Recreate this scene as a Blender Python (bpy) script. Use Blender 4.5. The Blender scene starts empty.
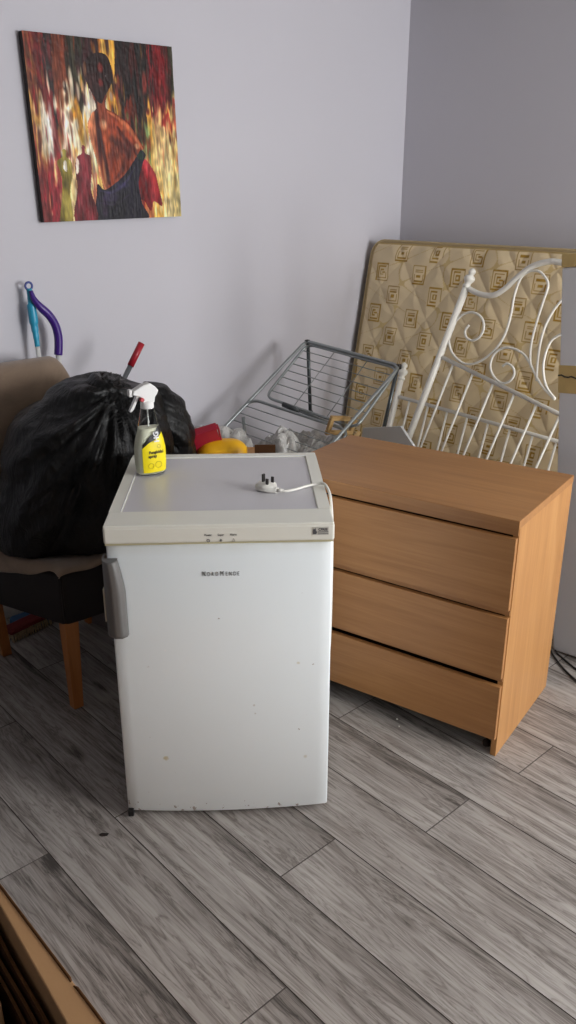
import bpy, bmesh, math, random
import numpy as np
from mathutils import Vector, Matrix, noise
random.seed(7)
RNG = np.random.default_rng(11)
sc = bpy.context.scene
COL = sc.collection
PI = math.pi

# ------------------------------------------------------------------ camera
# world: x runs along the left wall away from the corner, y along the right wall, z up (metres)
cam_d = bpy.data.cameras.new('camera'); cam = bpy.data.objects.new('camera', cam_d); COL.objects.link(cam)
cam_d.sensor_fit = 'VERTICAL'; cam_d.sensor_height = 24.0; cam_d.lens = 826.8 / 1024 * 24.0
WA, PITCH, ROLL = 0.7405, 0.3677, 0.0008
tx, ty = -math.cos(WA), -math.sin(WA); rx, ry = math.sin(WA), -math.cos(WA)
right = Vector((tx, rx, 0)); fwdh = Vector((ty, ry, 0)); zz = Vector((0, 0, 1))
fwd = fwdh * math.cos(PITCH) - zz * math.sin(PITCH); up = fwdh * math.sin(PITCH) + zz * math.cos(PITCH)
r2 = right * math.cos(ROLL) + up * math.sin(ROLL); u2 = -right * math.sin(ROLL) + up * math.cos(ROLL)
M = Matrix((r2, u2, -fwd)).transposed().to_4x4(); M.translation = Vector((3.468, 2.938, 1.588))
cam.matrix_world = M
cam_d.clip_start = 0.02
sc.camera = cam

# ------------------------------------------------------------------ world, light, exposure
sc.view_settings.view_transform = 'Standard'; sc.view_settings.look = 'None'
sc.view_settings.gamma = 1.0; sc.view_settings.use_curve_mapping = False
sc.view_settings.exposure = 0.52
w = bpy.data.worlds.new('daylight'); sc.world = w; w.use_nodes = True
w.node_tree.nodes['Background'].inputs[0].default_value = (0.80, 0.88, 1.0, 1)
w.node_tree.nodes['Background'].inputs[1].default_value = 1.0
RY, RX, RZ = 4.7, 6.4, 2.5         # room extents
WIN1 = (2.60, 4.10, 0.90, 2.25)    # window in the right wall, out of frame: y0, y1, z0, z1
WIN2 = (0.20, 1.45, 0.90, 2.25)    # window in the wall behind the camera: x0, x1, z0, z1


def window_light(name, loc, rot, w_, h_, energy):
    ld = bpy.data.lights.new(name, 'AREA'); ld.shape = 'RECTANGLE'; ld.size = w_; ld.size_y = h_
    ld.energy = energy; ld.color = (0.99, 0.99, 0.985)
    lo = bpy.data.objects.new(name, ld); COL.objects.link(lo); lo.location = loc; lo.rotation_euler = rot


window_light('window_daylight_side', (-.16, (WIN1[0] + WIN1[1]) / 2, (WIN1[2] + WIN1[3]) / 2), (0, -PI / 2, 0), WIN1[3] - WIN1[2], WIN1[1] - WIN1[0], 16)
window_light('window_daylight_back', ((WIN2[0] + WIN2[1]) / 2, RY + .16, (WIN2[2] + WIN2[3]) / 2), (-PI / 2, 0, 0), WIN2[1] - WIN2[0], WIN2[3] - WIN2[2], 98)


# ------------------------------------------------------------------ helpers
def lin(c):
    return tuple((v / 12.92 if v <= 0.04045 else ((v + 0.055) / 1.055) ** 2.4) for v in c)


def S(r, g, b):
    return lin((r / 255, g / 255, b / 255)) + (1,)


class NT:
    def __init__(s, name):
        s.m = bpy.data.materials.new(name); s.m.use_nodes = True
        s.t = s.m.node_tree; s.n = s.t.nodes; s.l = s.t.links; s.b = s.n['Principled BSDF']

    def node(s, kind, **kw):
        n = s.n.new(kind)
        for k, v in kw.items():
            setattr(n, k, v)
        return n

    def link(s, a, b):
        s.l.new(a, b)

    def setin(s, n, i, v):
        if hasattr(v, 'is_output') or isinstance(v, bpy.types.NodeSocket):
            s.l.new(v, n.inputs[i])
        else:
            n.inputs[i].default_value = v

    def math(s, op, a, b=0.0, c=None, clamp=False):
        n = s.node('ShaderNodeMath', operation=op, use_clamp=clamp)
        s.setin(n, 0, a); s.setin(n, 1, b)
        if c is not None: s.setin(n, 2, c)
        return n.outputs[0]

    def mix(s, f, a, b):
        n = s.node('ShaderNodeMix', data_type='RGBA')
        s.setin(n, 0, f); s.setin(n, 6, a); s.setin(n, 7, b)
        return n.outputs[2]

    def coords(s, scale=(1, 1, 1), kind='Object'):
        tc = s.node('ShaderNodeTexCoord'); mp = s.node('ShaderNodeMapping')
        s.link(tc.outputs[kind], mp.inputs[0]); mp.inputs['Scale'].default_value = scale
        return mp.outputs[0]

    def noise(s, vec, scale=5.0, detail=3.0, rough=0.5, dist=0.0):
        n = s.node('ShaderNodeTexNoise'); s.link(vec, n.inputs['Vector'])
        n.inputs['Scale'].default_value = scale; n.inputs['Detail'].default_value = detail
        n.inputs['Roughness'].default_value = rough; n.inputs['Distortion'].default_value = dist
        return n.outputs['Fac']

    def ramp(s, f, stops):
        n = s.node('ShaderNodeValToRGB'); s.link(f, n.inputs[0])
        e = n.color_ramp.elements
        while len(e) < len(stops): e.new(0.5)
        for k, (p, c) in enumerate(stops):
            e[k].position = p; e[k].color = c if len(c) == 4 else tuple(c) + (1,)
        return n.outputs[0]

    def bump(s, h, strength=0.2, dist=0.002):
        n = s.node('ShaderNodeBump'); s.link(h, n.inputs['Height'])
        n.inputs['Strength'].default_value = strength; n.inputs['Distance'].default_value = dist
        s.link(n.outputs[0], s.b.inputs['Normal'])

    def base(s, c, rough=0.5, metal=0.0, spec=0.5):
        s.setin(s.b, 'Base Color', c); s.setin(s.b, 'Roughness', rough)
        s.b.inputs['Metallic'].default_value = metal
        s.b.inputs['Specular IOR Level'].default_value = spec
        return s


def plain(name, rgb, rough=0.5, metal=0.0, spec=0.5, var=0.06, scale=8.0, bump=0.0, bscale=200.0):
    n = NT(name); v = n.coords()
    f = n.noise(v, scale, 4)
    c = S(*rgb); d = tuple(max(0, x * (1 - var * 2)) for x in c[:3]) + (1,)
    n.base(n.mix(f, c, d), rough, metal, spec)
    if bump: n.bump(n.noise(v, bscale, 2), bump, 0.001)
    return n.m


class B:
    """collects shapes into one mesh"""
    def __init__(s): s.bm = bmesh.new()

    def box(s, lo, hi, bevel=0.0, seg=2, rot=None, at=None, mi=0):
        b = bmesh.new(); bmesh.ops.create_cube(b, size=1)
        c = [(a + d) / 2 for a, d in zip(lo, hi)]; e = [abs(d - a) for a, d in zip(lo, hi)]
        bmesh.ops.scale(b, vec=e, verts=b.verts); bmesh.ops.translate(b, vec=c, verts=b.verts)
        if bevel: bmesh.ops.bevel(b, geom=b.edges[:], offset=min(bevel, min(e) * .49), segments=seg, affect='EDGES', profile=0.5)
        for f in b.faces: f.material_index = mi
        m = Matrix.Identity(4)
        if rot is not None: m = rot.to_4x4()
        if at is not None: m = Matrix.Translation(at) @ m
        b.transform(m); s.add(b); return s

    def add(s, b):
        me = bpy.data.meshes.new('t'); b.to_mesh(me); s.bm.from_mesh(me); bpy.data.meshes.remove(me); b.free()

    def tube(s, pts, r, n=10, smooth=0, closed=False, cap=True):
        P = [Vector(p) for p in pts]
        if smooth: P = catmull(P, smooth, closed)
        m = len(P); R = r if callable(r) else (lambda t: r)
        rings = []; prev = None
        for i in range(m):
            if closed: d = P[(i + 1) % m] - P[i - 1]
            else: d = P[min(i + 1, m - 1)] - P[max(i - 1, 0)]
            if d.length < 1e-9: d = Vector((0, 0, 1))
            d.normalize()
            if prev is None:
                a = Vector((0, 0, 1)) if abs(d.z) < .9 else Vector((1, 0, 0)); x = a.cross(d).normalized()
            else:
                x = prev - d * prev.dot(d); x.normalize()
            prev = x; y = d.cross(x); rr = R(i / max(1, m - 1))
            rings.append([s.bm.verts.new(P[i] + (x * math.cos(2 * PI * k / n) + y * math.sin(2 * PI * k / n)) * rr) for k in range(n)])
        for i in range(m if closed else m - 1):
            a, b = rings[i], rings[(i + 1) % m]
            for k in range(n):
                f = s.bm.faces.new((a[k], a[(k + 1) % n], b[(k + 1) % n], b[k])); f.smooth = True
        if cap and not closed:
            s.bm.faces.new(rings[0][::-1]); s.bm.faces.new(rings[-1])
        return s

    def lathe(s, prof, at=(0, 0, 0), axis=(0, 0, 1), n=20, sx=1, sy=1):
        ax = Vector(axis).normalized(); q = Vector((0, 0, 1)).rotation_difference(ax); at = Vector(at)
        rings = []
        for r, z in prof:
            rings.append([s.bm.verts.new(at + q @ Vector((r * math.cos(2 * PI * k / n) * sx, r * math.sin(2 * PI * k / n) * sy, z))) for k in range(n)])
        for i in range(len(rings) - 1):
            for k in range(n):
                f = s.bm.faces.new((rings[i][k], rings[i][(k + 1) % n], rings[i + 1][(k + 1) % n], rings[i + 1][k])); f.smooth = True
        s.bm.faces.new(rings[0][::-1]); s.bm.faces.new(rings[-1]); return s

    def prism(s, poly, d, frame=None):
        """poly of (u, v) extruded by d along w; frame = (origin, u, v, w)"""
        o, u, v, w_ = frame or (Vector(), Vector((1, 0, 0)), Vector((0, 0, 1)), Vector((0, 1, 0)))
        a = [s.bm.verts.new(o + u * p[0] + v * p[1]) for p in poly]
        b = [s.bm.verts.new(o + u * p[0] + v * p[1] + w_ * d) for p in poly]
        n = len(poly)
        s.bm.faces.new(a); s.bm.faces.new(b[::-1])
        for k in range(n): s.bm.faces.new((a[k], b[k], b[(k + 1) % n], a[(k + 1) % n]))
        return s

    def grid(s, fn, nu, nv, smooth=True, wrap=False):
        V = [[s.bm.verts.new(fn(i / (nu if wrap else nu - 1), j / (nv - 1))) for i in range(nu)] for j in range(nv)]
        for j in range(nv - 1):
            for i in range(nu if wrap else nu - 1):
                f = s.bm.faces.new((V[j][i], V[j][(i + 1) % nu], V[j + 1][(i + 1) % nu], V[j + 1][i])); f.smooth = smooth
        return V

    def build(s, name, mat, parent=None, loc=None, rotz=None, smooth=None):
        bmesh.ops.recalc_face_normals(s.bm, faces=s.bm.faces)
        if smooth is not None:
            for f in s.bm.faces: f.smooth = smooth
        me = bpy.data.meshes.new(name); s.bm.to_mesh(me); s.bm.free()
        for m in (mat if isinstance(mat, (list, tuple)) else [mat]): me.materials.append(m)
        o = bpy.data.objects.new(name, me); COL.objects.link(o)
        if parent is not None: o.parent = parent
        if loc is not None: o.location = loc
        if rotz is not None: o.rotation_euler = (0, 0, rotz)
        return o


def catmull(P, k, closed=False):
    out = []; n = len(P)
    rng = range(n if closed else n - 1)
    for i in rng:
        p0 = P[(i - 1) % n] if closed or i > 0 else P[0] * 2 - P[1]
        p1 = P[i]; p2 = P[(i + 1) % n]
        p3 = P[(i + 2) % n] if closed or i + 2 < n else P[-1] * 2 - P[-2]
        for j in range(k):
            t = j / k
            out.append(0.5 * ((2 * p1) + (p2 - p0) * t + (2 * p0 - 5 * p1 + 4 * p2 - p3) * t * t + (3 * p1 - p0 - 3 * p2 + p3) * t ** 3))
    if not closed: out.append(P[-1].copy())
    return out


def thing(name, label, cat, loc=(0, 0, 0), rotz=0.0, group=None):
    o = bpy.data.objects.new(name, None); COL.objects.link(o); o.empty_display_size = .1
    o.location = loc; o.rotation_euler = (0, 0, rotz); o['label'] = label; o['category'] = cat
    if group: o['group'] = group
    return o


def tag(o, label, cat, group=None, kind=None):
    o['label'] = label; o['category'] = cat
    if group: o['group'] = group
    if kind: o['kind'] = kind
    return o


def struct(o):
    o['kind'] = 'structure'; return o


def text(name, s, size, mat, parent, M4, extrude=0.0002, align='CENTER', sx=1.0, bold=0.0):
    cu = bpy.data.curves.new(name, 'FONT'); cu.body = s; cu.size = size; cu.extrude = extrude; cu.align_x = align; cu.align_y = 'CENTER'
    cu.offset = bold
    t = bpy.data.objects.new('tmp', cu); COL.objects.link(t)
    dg = bpy.context.evaluated_depsgraph_get()
    me = bpy.data.meshes.new_from_object(t.evaluated_get(dg))
    bpy.data.objects.remove(t); me.materials.clear(); me.materials.append(mat)
    me.transform(M4 @ Matrix.Diagonal((sx, 1, 1, 1)))
    o = bpy.data.objects.new(name, me); COL.objects.link(o); o.parent = parent
    return o


def rframe(o, x, y):     # matrix: text x->x, text y->y, at o
    x = Vector(x).normalized(); y = Vector(y).normalized(); z = x.cross(y)
    m = Matrix((x, y, z)).transposed().to_4x4(); m.translation = Vector(o); return m


# ------------------------------------------------------------------ materials
def wall_mat():
    n = NT('wall_paint'); v = n.coords()
    f = n.noise(v, 1.3, 3)
    n.base(n.mix(f, S(205, 203, 210), S(199, 197, 205)), 0.55, 0, 0.35)
    n.bump(n.noise(v, 260, 3), 0.12, 0.0008); return n.m


def floor_mat():
    n = NT('grey_laminate')
    at = n.node('ShaderNodeAttribute', attribute_name='plank')
    sep = n.node('ShaderNodeSeparateColor'); n.link(at.outputs['Color'], sep.inputs[0])
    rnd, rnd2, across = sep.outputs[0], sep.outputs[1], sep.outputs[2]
    tc = n.node('ShaderNodeTexCoord'); sx = n.node('ShaderNodeSeparateXYZ'); n.link(tc.outputs['Object'], sx.inputs[0])
    xx = n.math('ADD', sx.outputs[0], n.math('MULTIPLY', rnd, 37.0))
    yy = n.math('ADD', sx.outputs[1], n.math('MULTIPLY', rnd2, 53.0))

    def vec(a, b):
        c = n.node('ShaderNodeCombineXYZ'); n.setin(c, 0, n.math('MULTIPLY', xx, a)); n.setin(c, 1, n.math('MULTIPLY', yy, b)); return c.outputs[0]
    fine = n.noise(vec(95, 4.5), 1.0, 6, 0.7, 0.9)
    mid = n.noise(vec(26, 2.4), 1.0, 5, 0.6, 1.6)
    broad = n.noise(vec(7, 1.1), 1.0, 3, 0.5, 0.8)
    # wavy cathedral rings
    wv = n.node('ShaderNodeTexWave', wave_type='RINGS', rings_direction='Z'); n.link(vec(3.4, .55), wv.inputs[0])
    wv.inputs['Scale'].default_value = 2.6; wv.inputs['Distortion'].default_value = 7.0; wv.inputs['Detail'].default_value = 2; wv.inputs['Detail Scale'].default_value = .7
    rings = n.math('POWER', wv.outputs['Fac'], 2.0)
    ringmask = n.math('MULTIPLY', n.math('GREATER_THAN', rnd2, 0.55), 0.10)
    knots = n.node('ShaderNodeTexVoronoi', feature='F1'); n.link(vec(7.0, 2.6), knots.inputs[0]); knots.inputs['Scale'].default_value = 1.0
    kd = n.math('SUBTRACT', 1.0, n.math('DIVIDE', knots.outputs['Distance'], 0.17), clamp=True)
    h = n.math('ADD', n.math('MULTIPLY', fine, 0.62), n.math('MULTIPLY', mid, 0.55))
    h = n.math('SUBTRACT', h, 0.085)
    h = n.math('SUBTRACT', h, n.math('MULTIPLY', rings, ringmask))
    h = n.math('ADD', h, n.math('MULTIPLY', n.math('SUBTRACT', broad, 0.5), 0.36))
    h = n.math('ADD', h, n.math('MULTIPLY', n.math('SUBTRACT', rnd, 0.5), 0.09))
    vn = n.noise(vec(22, 1.7), 1.0, 4, 0.6, 3.0)
    vein = n.math('POWER', n.math('SUBTRACT', 1.0, n.math('MULTIPLY', n.math('ABSOLUTE', n.math('SUBTRACT', vn, 0.5)), 5.0), clamp=True), 5.0)
    h = n.math('SUBTRACT', h, n.math('MULTIPLY', vein, n.math('MULTIPLY', fine, 0.46)))
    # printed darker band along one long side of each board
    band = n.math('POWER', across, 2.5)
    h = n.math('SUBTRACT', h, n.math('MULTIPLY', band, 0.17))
    h = n.math('SUBTRACT', h, n.math('MULTIPLY', n.math('POWER', kd, 1.2), 0.42))
    col = n.ramp(h, [(0.03, S(66, 61, 57)), (0.27, S(126, 119, 114)), (0.47, S(160, 154, 149)), (0.78, S(190, 185, 180))])
    n.base(col, n.math('ADD', 0.36, n.math('MULTIPLY', fine, 0.16)), 0, 0.45)
    n.bump(fine, 0.25, 0.0008)
    return n.m


def oak(name, c1, c2, c3, axis='x', rough=0.42):
    n = NT(name)
    sc_ = {'x': (1.6, 30, 30), 'z': (30, 30, 1.6), 'y': (30, 1.6, 30)}[axis]
    v = n.coords(sc_); f = n.noise(v, 1.0, 5, 0.6, 1.2)
    v2 = n.coords({'x': (3, 180, 180), 'z': (180, 180, 3), 'y': (180, 3, 180)}[axis]); g = n.noise(v2, 1.0, 3, 0.6)
    v3 = n.coords({'x': (.8, 6, 6), 'z': (6, 6, .8), 'y': (6, .8, 6)}[axis]); b = n.noise(v3, 1.0, 2, 0.5, 2.0)
    h = n.math('ADD', n.math('MULTIPLY', f, 0.5), n.math('ADD', n.math('MULTIPLY', g, 0.25), n.math('MULTIPLY', b, 0.25)))
    n.base(n.ramp(h, [(0.30, S(*c1)), (0.5, S(*c2)), (0.72, S(*c3))]), rough, 0, 0.4)
    n.bump(g, 0.08, 0.0005); return n.m


M_wall = wall_mat()
M_ceil = plain('ceiling_paint', (196, 194, 190), 0.8)
M_trim = plain('trim_paint', (236, 235, 230), 0.45)
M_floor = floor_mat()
M_gap = plain('floor_seam', (84, 77, 73), 0.9)
M_oak_h = oak('oak_veneer_front_shaded', (148, 101, 59), (165, 117, 71), (182, 134, 84), 'x')  # darker copy of the oak: weaker light on front and top put into colour
M_oak_v = oak('oak_veneer_side_lit', (162, 113, 66), (180, 130, 79), (197, 148, 94), 'z')  # same oak toned lighter, window light on the sides put into colour
M_oak_leg = oak('oak_leg', (150, 92, 44), (170, 108, 56), (186, 124, 70), 'z')
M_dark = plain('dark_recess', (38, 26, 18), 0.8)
M_black = plain('black_plastic', (22, 22, 23), 0.4)
M_steel = plain('brushed_steel', (190, 190, 192), 0.3, 1.0)
M_grey_tube = plain('grey_enamelled_tube', (158, 164, 164), 0.28, 0.75, 0.6, var=.1)
M_pole = plain('pale_pole', (222, 222, 220), 0.35)
M_white_metal = plain('white_powder_coat', (246, 243, 234), 0.35, 0, 0.5, var=.05)
M_lid = plain('freezer_lid_plastic', (238, 237, 226), 0.33, 0, 0.5, var=.04)
M_inset = plain('freezer_lid_inset', (208, 206, 210), 0.3, 0, 0.5, var=.03, scale=3)
M_handle = plain('handle_grey', (112, 110, 108), 0.42, 0.1, 0.5)
M_print = plain('dark_print', (84, 84, 88), 0.6)
M_card = plain('cardboard', (196, 152, 108), 0.8, 0, 0.2, var=.12, scale=5, bump=.1)
M_card_edge = plain('cardboard_edge_shaded', (112, 76, 48), 0.9, 0, 0.1, var=.25, scale=60)  # corrugated edges, with the shade inside the stack put into the brown
M_card_dark = plain('cardboard_shaded', (92, 62, 40), 0.9, 0, 0.1, var=.2, scale=20)  # darkened copy of the cardboard: shade put into the colour


def freezer_mat():
    n = NT('freezer_white_enamel'); v = n.coords()
    tc = n.node('ShaderNodeTexCoord'); sx = n.node('ShaderNodeSeparateXYZ'); n.link(tc.outputs['Object'], sx.inputs[0])
    base = n.mix(n.noise(v, 3.0, 3), S(243, 249, 251), S(237, 244, 246))
    # rust freckles near the bottom edge, dirt near the top edge, a few faint yellow marks
    low = n.math('SUBTRACT', 1.0, n.math('DIVIDE', n.math('SUBTRACT', sx.outputs[2], 0.03), 0.035), clamp=True)
    spots = n.math('GREATER_THAN', n.math('ADD', n.noise(v, 60, 3, .6), n.math('MULTIPLY', low, 0.13)), 0.755)
    col = n.mix(n.math('MULTIPLY', spots, 0.65), base, S(120, 84, 50))
    sp = n.node('ShaderNodeTexVoronoi', feature='F1'); n.link(v, sp.inputs[0]); sp.inputs['Scale'].default_value = 9.0
    k = n.math('SUBTRACT', 1.0, n.math('DIVIDE', sp.outputs['Distance'], 0.10), clamp=True)
    k = n.math('MULTIPLY', k, n.math('GREATER_THAN', n.noise(v, 5, 1), 0.55))
    col = n.mix(n.math('MULTIPLY', k, 0.30), col, S(190, 176, 130))
    top = n.math('DIVIDE', n.math('SUBTRACT', sx.outputs[2], 0.775), 0.04, clamp=True)
    dirt = n.math('MULTIPLY', top, n.math('MULTIPLY', n.noise(v, 22, 4), 0.38))
    col = n.mix(dirt, col, S(186, 178, 148))
    for (px, pz, rr, cc, aa) in ((-.160, .190, .0085, S(196, 180, 120), .75), (-.145, .518, .004, S(250, 252, 252), .9), (.075, .35, .004, S(150, 130, 90), .35), (.078, .325, .003, S(150, 130, 90), .4), (.19, .47, .005, S(200, 190, 150), .5), (.21, .18, .006, S(190, 178, 140), .4)):  # small stains; the palest spot paints in a dent's highlight
        dx = n.math('DIVIDE', n.math('SUBTRACT', sx.outputs[0], px), rr); dz = n.math('DIVIDE', n.math('SUBTRACT', sx.outputs[2], pz), rr)
        dd = n.math('ADD', n.math('MULTIPLY', dx, dx), n.math('MULTIPLY', dz, dz))
        dd = n.math('ADD', dd, n.math('MULTIPLY', n.math('SUBTRACT', n.noise(v, 120, 2), .5), 1.6))
        col = n.mix(n.math('MULTIPLY', n.math('SUBTRACT', 1.0, dd, clamp=True), aa), col, cc)
    n.base(col, 0.32, 0, 0.5)
    n.bump(n.noise(v, 130, 2), 0.05, 0.0006); return n.m


M_freezer = freezer_mat()


def bag_mat(name, rgb=(11, 11, 12)):
    n = NT(name); v = n.coords()
    f = n.noise(v, 9, 5, .6, 1.0)
    n.base(S(*rgb), n.math('ADD', 0.30, n.math('MULTIPLY', f, 0.22)), 0, 0.32)
    a = n.noise(n.coords((14, 14, 5)), 1.0, 6, .62, 2.2)
    n.bump(a, 0.55, 0.02); return n.m


M_bag = bag_mat('bin_liner_plastic')


def suede_mat():
    n = NT('taupe_suede'); v = n.coords()
    f = n.noise(v, 7, 4, .6, .6)
    n.base(n.ramp(f, [(0.3, S(122, 104, 88)), (0.7, S(148, 128, 110))]), 0.9, 0, 0.2)
    n.b.inputs['Sheen Weight'].default_value = 0.3
    n.bump(n.noise(v, 300, 3), .2, .001); return n.m


def leather_mat():
    n = NT('dark_brown_leather'); v = n.coords()
    n.base(n.mix(n.noise(v, 12, 3), S(34, 27, 25), S(25, 20, 19)), 0.55, 0, 0.3)
    vo = n.node('ShaderNodeTexVoronoi'); n.link(v, vo.inputs[0]); vo.inputs['Scale'].default_value = 260
    n.bump(vo.outputs['Distance'], .2, .001); return n.m


M_suede = suede_mat(); M_leather = leather_mat()


def clear_mat(name, tint, rough, trans=1.0, ior=1.4):
    n = NT(name); v = n.coords()
    n.base(n.mix(n.noise(v, 10, 2), S(*tint), S(*[max(0, x - 8) for x in tint])), rough, 0, .5)
    n.b.inputs['Transmission Weight'].default_value = trans; n.b.inputs['IOR'].default_value = ior
    return n.m


def attr_mat(name, rough, spec=.4, bump=0.0, bscale=300, coat=0.0):
    n = NT(name); at = n.node('ShaderNodeAttribute', attribute_name='paint')
    n.base(at.outputs['Color'], rough, 0, spec)
    if bump: n.bump(n.noise(n.coords(), bscale, 3), bump, .001)
    if coat: n.b.inputs['Coat Weight'].default_value = coat; n.b.inputs['Coat Roughness'].default_value = .25
    return n.m


def grid_mesh(name, co, nu, nv, cols, mat, parent=None):
    """co (nv,nu,3), cols (nv,nu,3) linear; one smooth grid mesh with a colour per vertex"""
    me = bpy.data.meshes.new(name)
    idx = np.arange(nu * nv).reshape(nv, nu)
    q = np.stack([idx[:-1, :-1], idx[:-1, 1:], idx[1:, 1:], idx[1:, :-1]], -1).reshape(-1, 4)
    me.vertices.add(nu * nv); me.vertices.foreach_set('co', co.reshape(-1).astype(np.float32))
    me.loops.add(q.size); me.loops.foreach_set('vertex_index', q.reshape(-1).astype(np.int32))
    me.polygons.add(len(q)); me.polygons.foreach_set('loop_start', (np.arange(len(q)) * 4).astype(np.int32))
    me.polygons.foreach_set('use_smooth', np.ones(len(q), bool))
    me.update(calc_edges=True); me.validate()
    a = me.color_attributes.new('paint', 'FLOAT_COLOR', 'POINT')
    c = np.ones((nu * nv, 4), np.float32); c[:, :3] = cols.reshape(-1, 3); a.data.foreach_set('color', c.reshape(-1))
    me.materials.append(mat)
    o = bpy.data.objects.new(name, me); COL.objects.link(o)
    if parent is not None: o.parent = parent
    return o


def lin_np(c):
    c = np.clip(c, 0, 255) / 255.0
    return np.where(c <= 0.04045, c / 12.92, ((c + 0.055) / 1.055) ** 2.4)


def vnoise(U, V, su, sv, seed):
    """smooth value noise on arrays"""
    r = np.random.default_rng(seed); T = r.random((64, 64))
    x = U * su; y = V * sv; xi = np.floor(x).astype(int); yi = np.floor(y).astype(int); fx = x - xi; fy = y - yi
    fx = fx * fx * (3 - 2 * fx); fy = fy * fy * (3 - 2 * fy)
    g = lambda a, b: T[b % 64, a % 64]
    return (g(xi, yi) * (1 - fx) + g(xi + 1, yi) * fx) * (1 - fy) + (g(xi, yi + 1) * (1 - fx) + g(xi + 1, yi + 1) * fx) * fy


def inpoly(U, V, P):
    r = np.zeros(U.shape, bool); n = len(P)
    for i in range(n):
        x1, y1 = P[i]; x2, y2 = P[(i + 1) % n]
        if y1 == y2: continue
        c = ((y1 > V) != (y2 > V)) & (U < (x2 - x1) * (V - y1) / (y2 - y1) + x1)
        r ^= c
    return r


# ================================================================== THE ROOM
def quad_wall(name, lo, hi, mat):
    return struct(B().box(lo, hi).build(name, mat))


quad_wall('wall_left', (-0.15, -0.15, 0), (RX + .15, 0, RZ), M_wall)
b = B(); y0, y1, z0, z1 = WIN1
b.box((-.15, 0, 0), (0, y0, RZ)).box((-.15, y1, 0), (0, RY + .15, RZ)).box((-.15, y0, 0), (0, y1, z0)).box((-.15, y0, z1), (0, y1, RZ))
struct(b.build('wall_right', M_wall))
b = B(); f_ = .05
b.box((-.10, y0, z0), (-.04, y1, z0 + f_)).box((-.10, y0, z1 - f_), (-.04, y1, z1)).box((-.10, y0, z0), (-.04, y0 + f_, z1)).box((-.10, y1 - f_, z0), (-.04, y1, z1))
b.box((-.10, (y0 + y1) / 2 - .03, z0), (-.04, (y0 + y1) / 2 + .03, z1)).box((-.05, y0 - .05, z0 - .03), (.10, y1 + .05, z0), .004)
struct(b.build('window_2', M_trim))
WIN = WIN2
quad_wall('wall_near', (RX, 0, 0), (RX + .15, RY + .15, RZ), plain('wall_paint_dim', (168, 165, 170), .8))  # out-of-view wall, its paint darkened to cut bounced light
b = B()
b.box((0, RY, 0), (WIN[0], RY + .15, RZ)).box((WIN[1], RY, 0), (RX, RY + .15, RZ))
b.box((WIN[0], RY, 0), (WIN[1], RY + .15, WIN[2])).box((WIN[0], RY, WIN[3]), (WIN[1], RY + .15, RZ))
struct(b.build('wall_back', M_wall))
quad_wall('ceiling', (-.15, -.15, RZ), (RX + .15, RY + .15, RZ + .12), M_ceil)
# window frame
b = B(); fr = .05
x0, x1, z0, z1 = WIN
b.box((x0, RY + .03, z0), (x1, RY + .09, z0 + fr)).box((x0, RY + .03, z1 - fr), (x1, RY + .09, z1))
b.box((x0, RY + .03, z0), (x0 + fr, RY + .09, z1)).box((x1 - fr, RY + .03, z0), (x1, RY + .09, z1))
b.box(((x0 + x1) / 2 - .03, RY + .03, z0), ((x0 + x1) / 2 + .03, RY + .09, z1))
b.box((x0 - .05, RY - .12, z0 - .03), (x1 + .05, RY + .05, z0), .004)
struct(b.build('window_1', M_trim))
# skirting boards, mostly hidden behind the stored things
for nm, lo_, hi_ in (('baseboard_left', (0, 0, 0), (RX, .016, .09)), ('baseboard_right', (0, .016, 0), (.016, RY, .09))):
    struct(B().box(lo_, hi_, .004).build(nm, M_trim))


def floor():
    Wp, X0 = 0.1943, 2.9885
    joint = {0: 1.287, 1: .690, 2: 1.289, 3: 1.749, 4: 1.35, 5: 1.895, 6: 1.38, 7: 1.927, 8: 1.40, 9: 1.50, 10: 1.674}
    bm = bmesh.new(); la = bm.loops.layers.float_color.new('plank')
    g = .0008
    for k in range(-19, 17):
        xa, xb = X0 - Wp * (k + 1), X0 - Wp * k
        j = joint.get(k, random.random() * 1.295); L = 1.295
        y = j - L * 4
        while y < RY + .2:
            ya, yb = max(y, -.1), min(y + L, RY + .1)
            xa_, xb_ = max(xa, -.1), min(xb, RX + .1)
            if yb > ya and xb_ > xa_:
                r1, r2 = random.random(), random.random()
                vs = [bm.verts.new((x, yy, z)) for x, yy, z in (
                    (xa_ + g * 2, ya + g * 2, 0), (xb_ - g * 2, ya + g * 2, 0), (xb_ - g * 2, yb - g * 2, 0), (xa_ + g * 2, yb - g * 2, 0),
                    (xa_ + g * .4, ya + g * .4, -.0016), (xb_ - g * .4, ya + g * .4, -.0016), (xb_ - g * .4, yb - g * .4, -.0016), (xa_ + g * .4, yb - g * .4, -.0016))]
                fs = [bm.faces.new(vs[:4])] + [bm.faces.new((vs[i], vs[4 + i], vs[4 + (i + 1) % 4], vs[(i + 1) % 4])) for i in range(4)]
                for f in fs:
                    for lp in f.loops:
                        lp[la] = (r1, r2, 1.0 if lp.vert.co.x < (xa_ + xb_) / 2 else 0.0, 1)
                for f in fs[1:]: f.material_index = 1
            y += L
    vs = [bm.verts.new(p) for p in ((-.1, -.1, -.0018), (RX + .1, -.1, -.0018), (RX + .1, RY + .1, -.0018), (-.1, RY + .1, -.0018))]
    f = bm.faces.new(vs); f.material_index = 1
    bmesh.ops.recalc_face_normals(bm, faces=[f])
    for f in bm.faces:
        if f.normal.z < 0: f.normal_flip()
    o = B(); o.bm.free(); o.bm = bm
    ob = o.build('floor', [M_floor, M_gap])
    return struct(ob)


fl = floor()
for p in fl.data.polygons[:1]: pass


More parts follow.
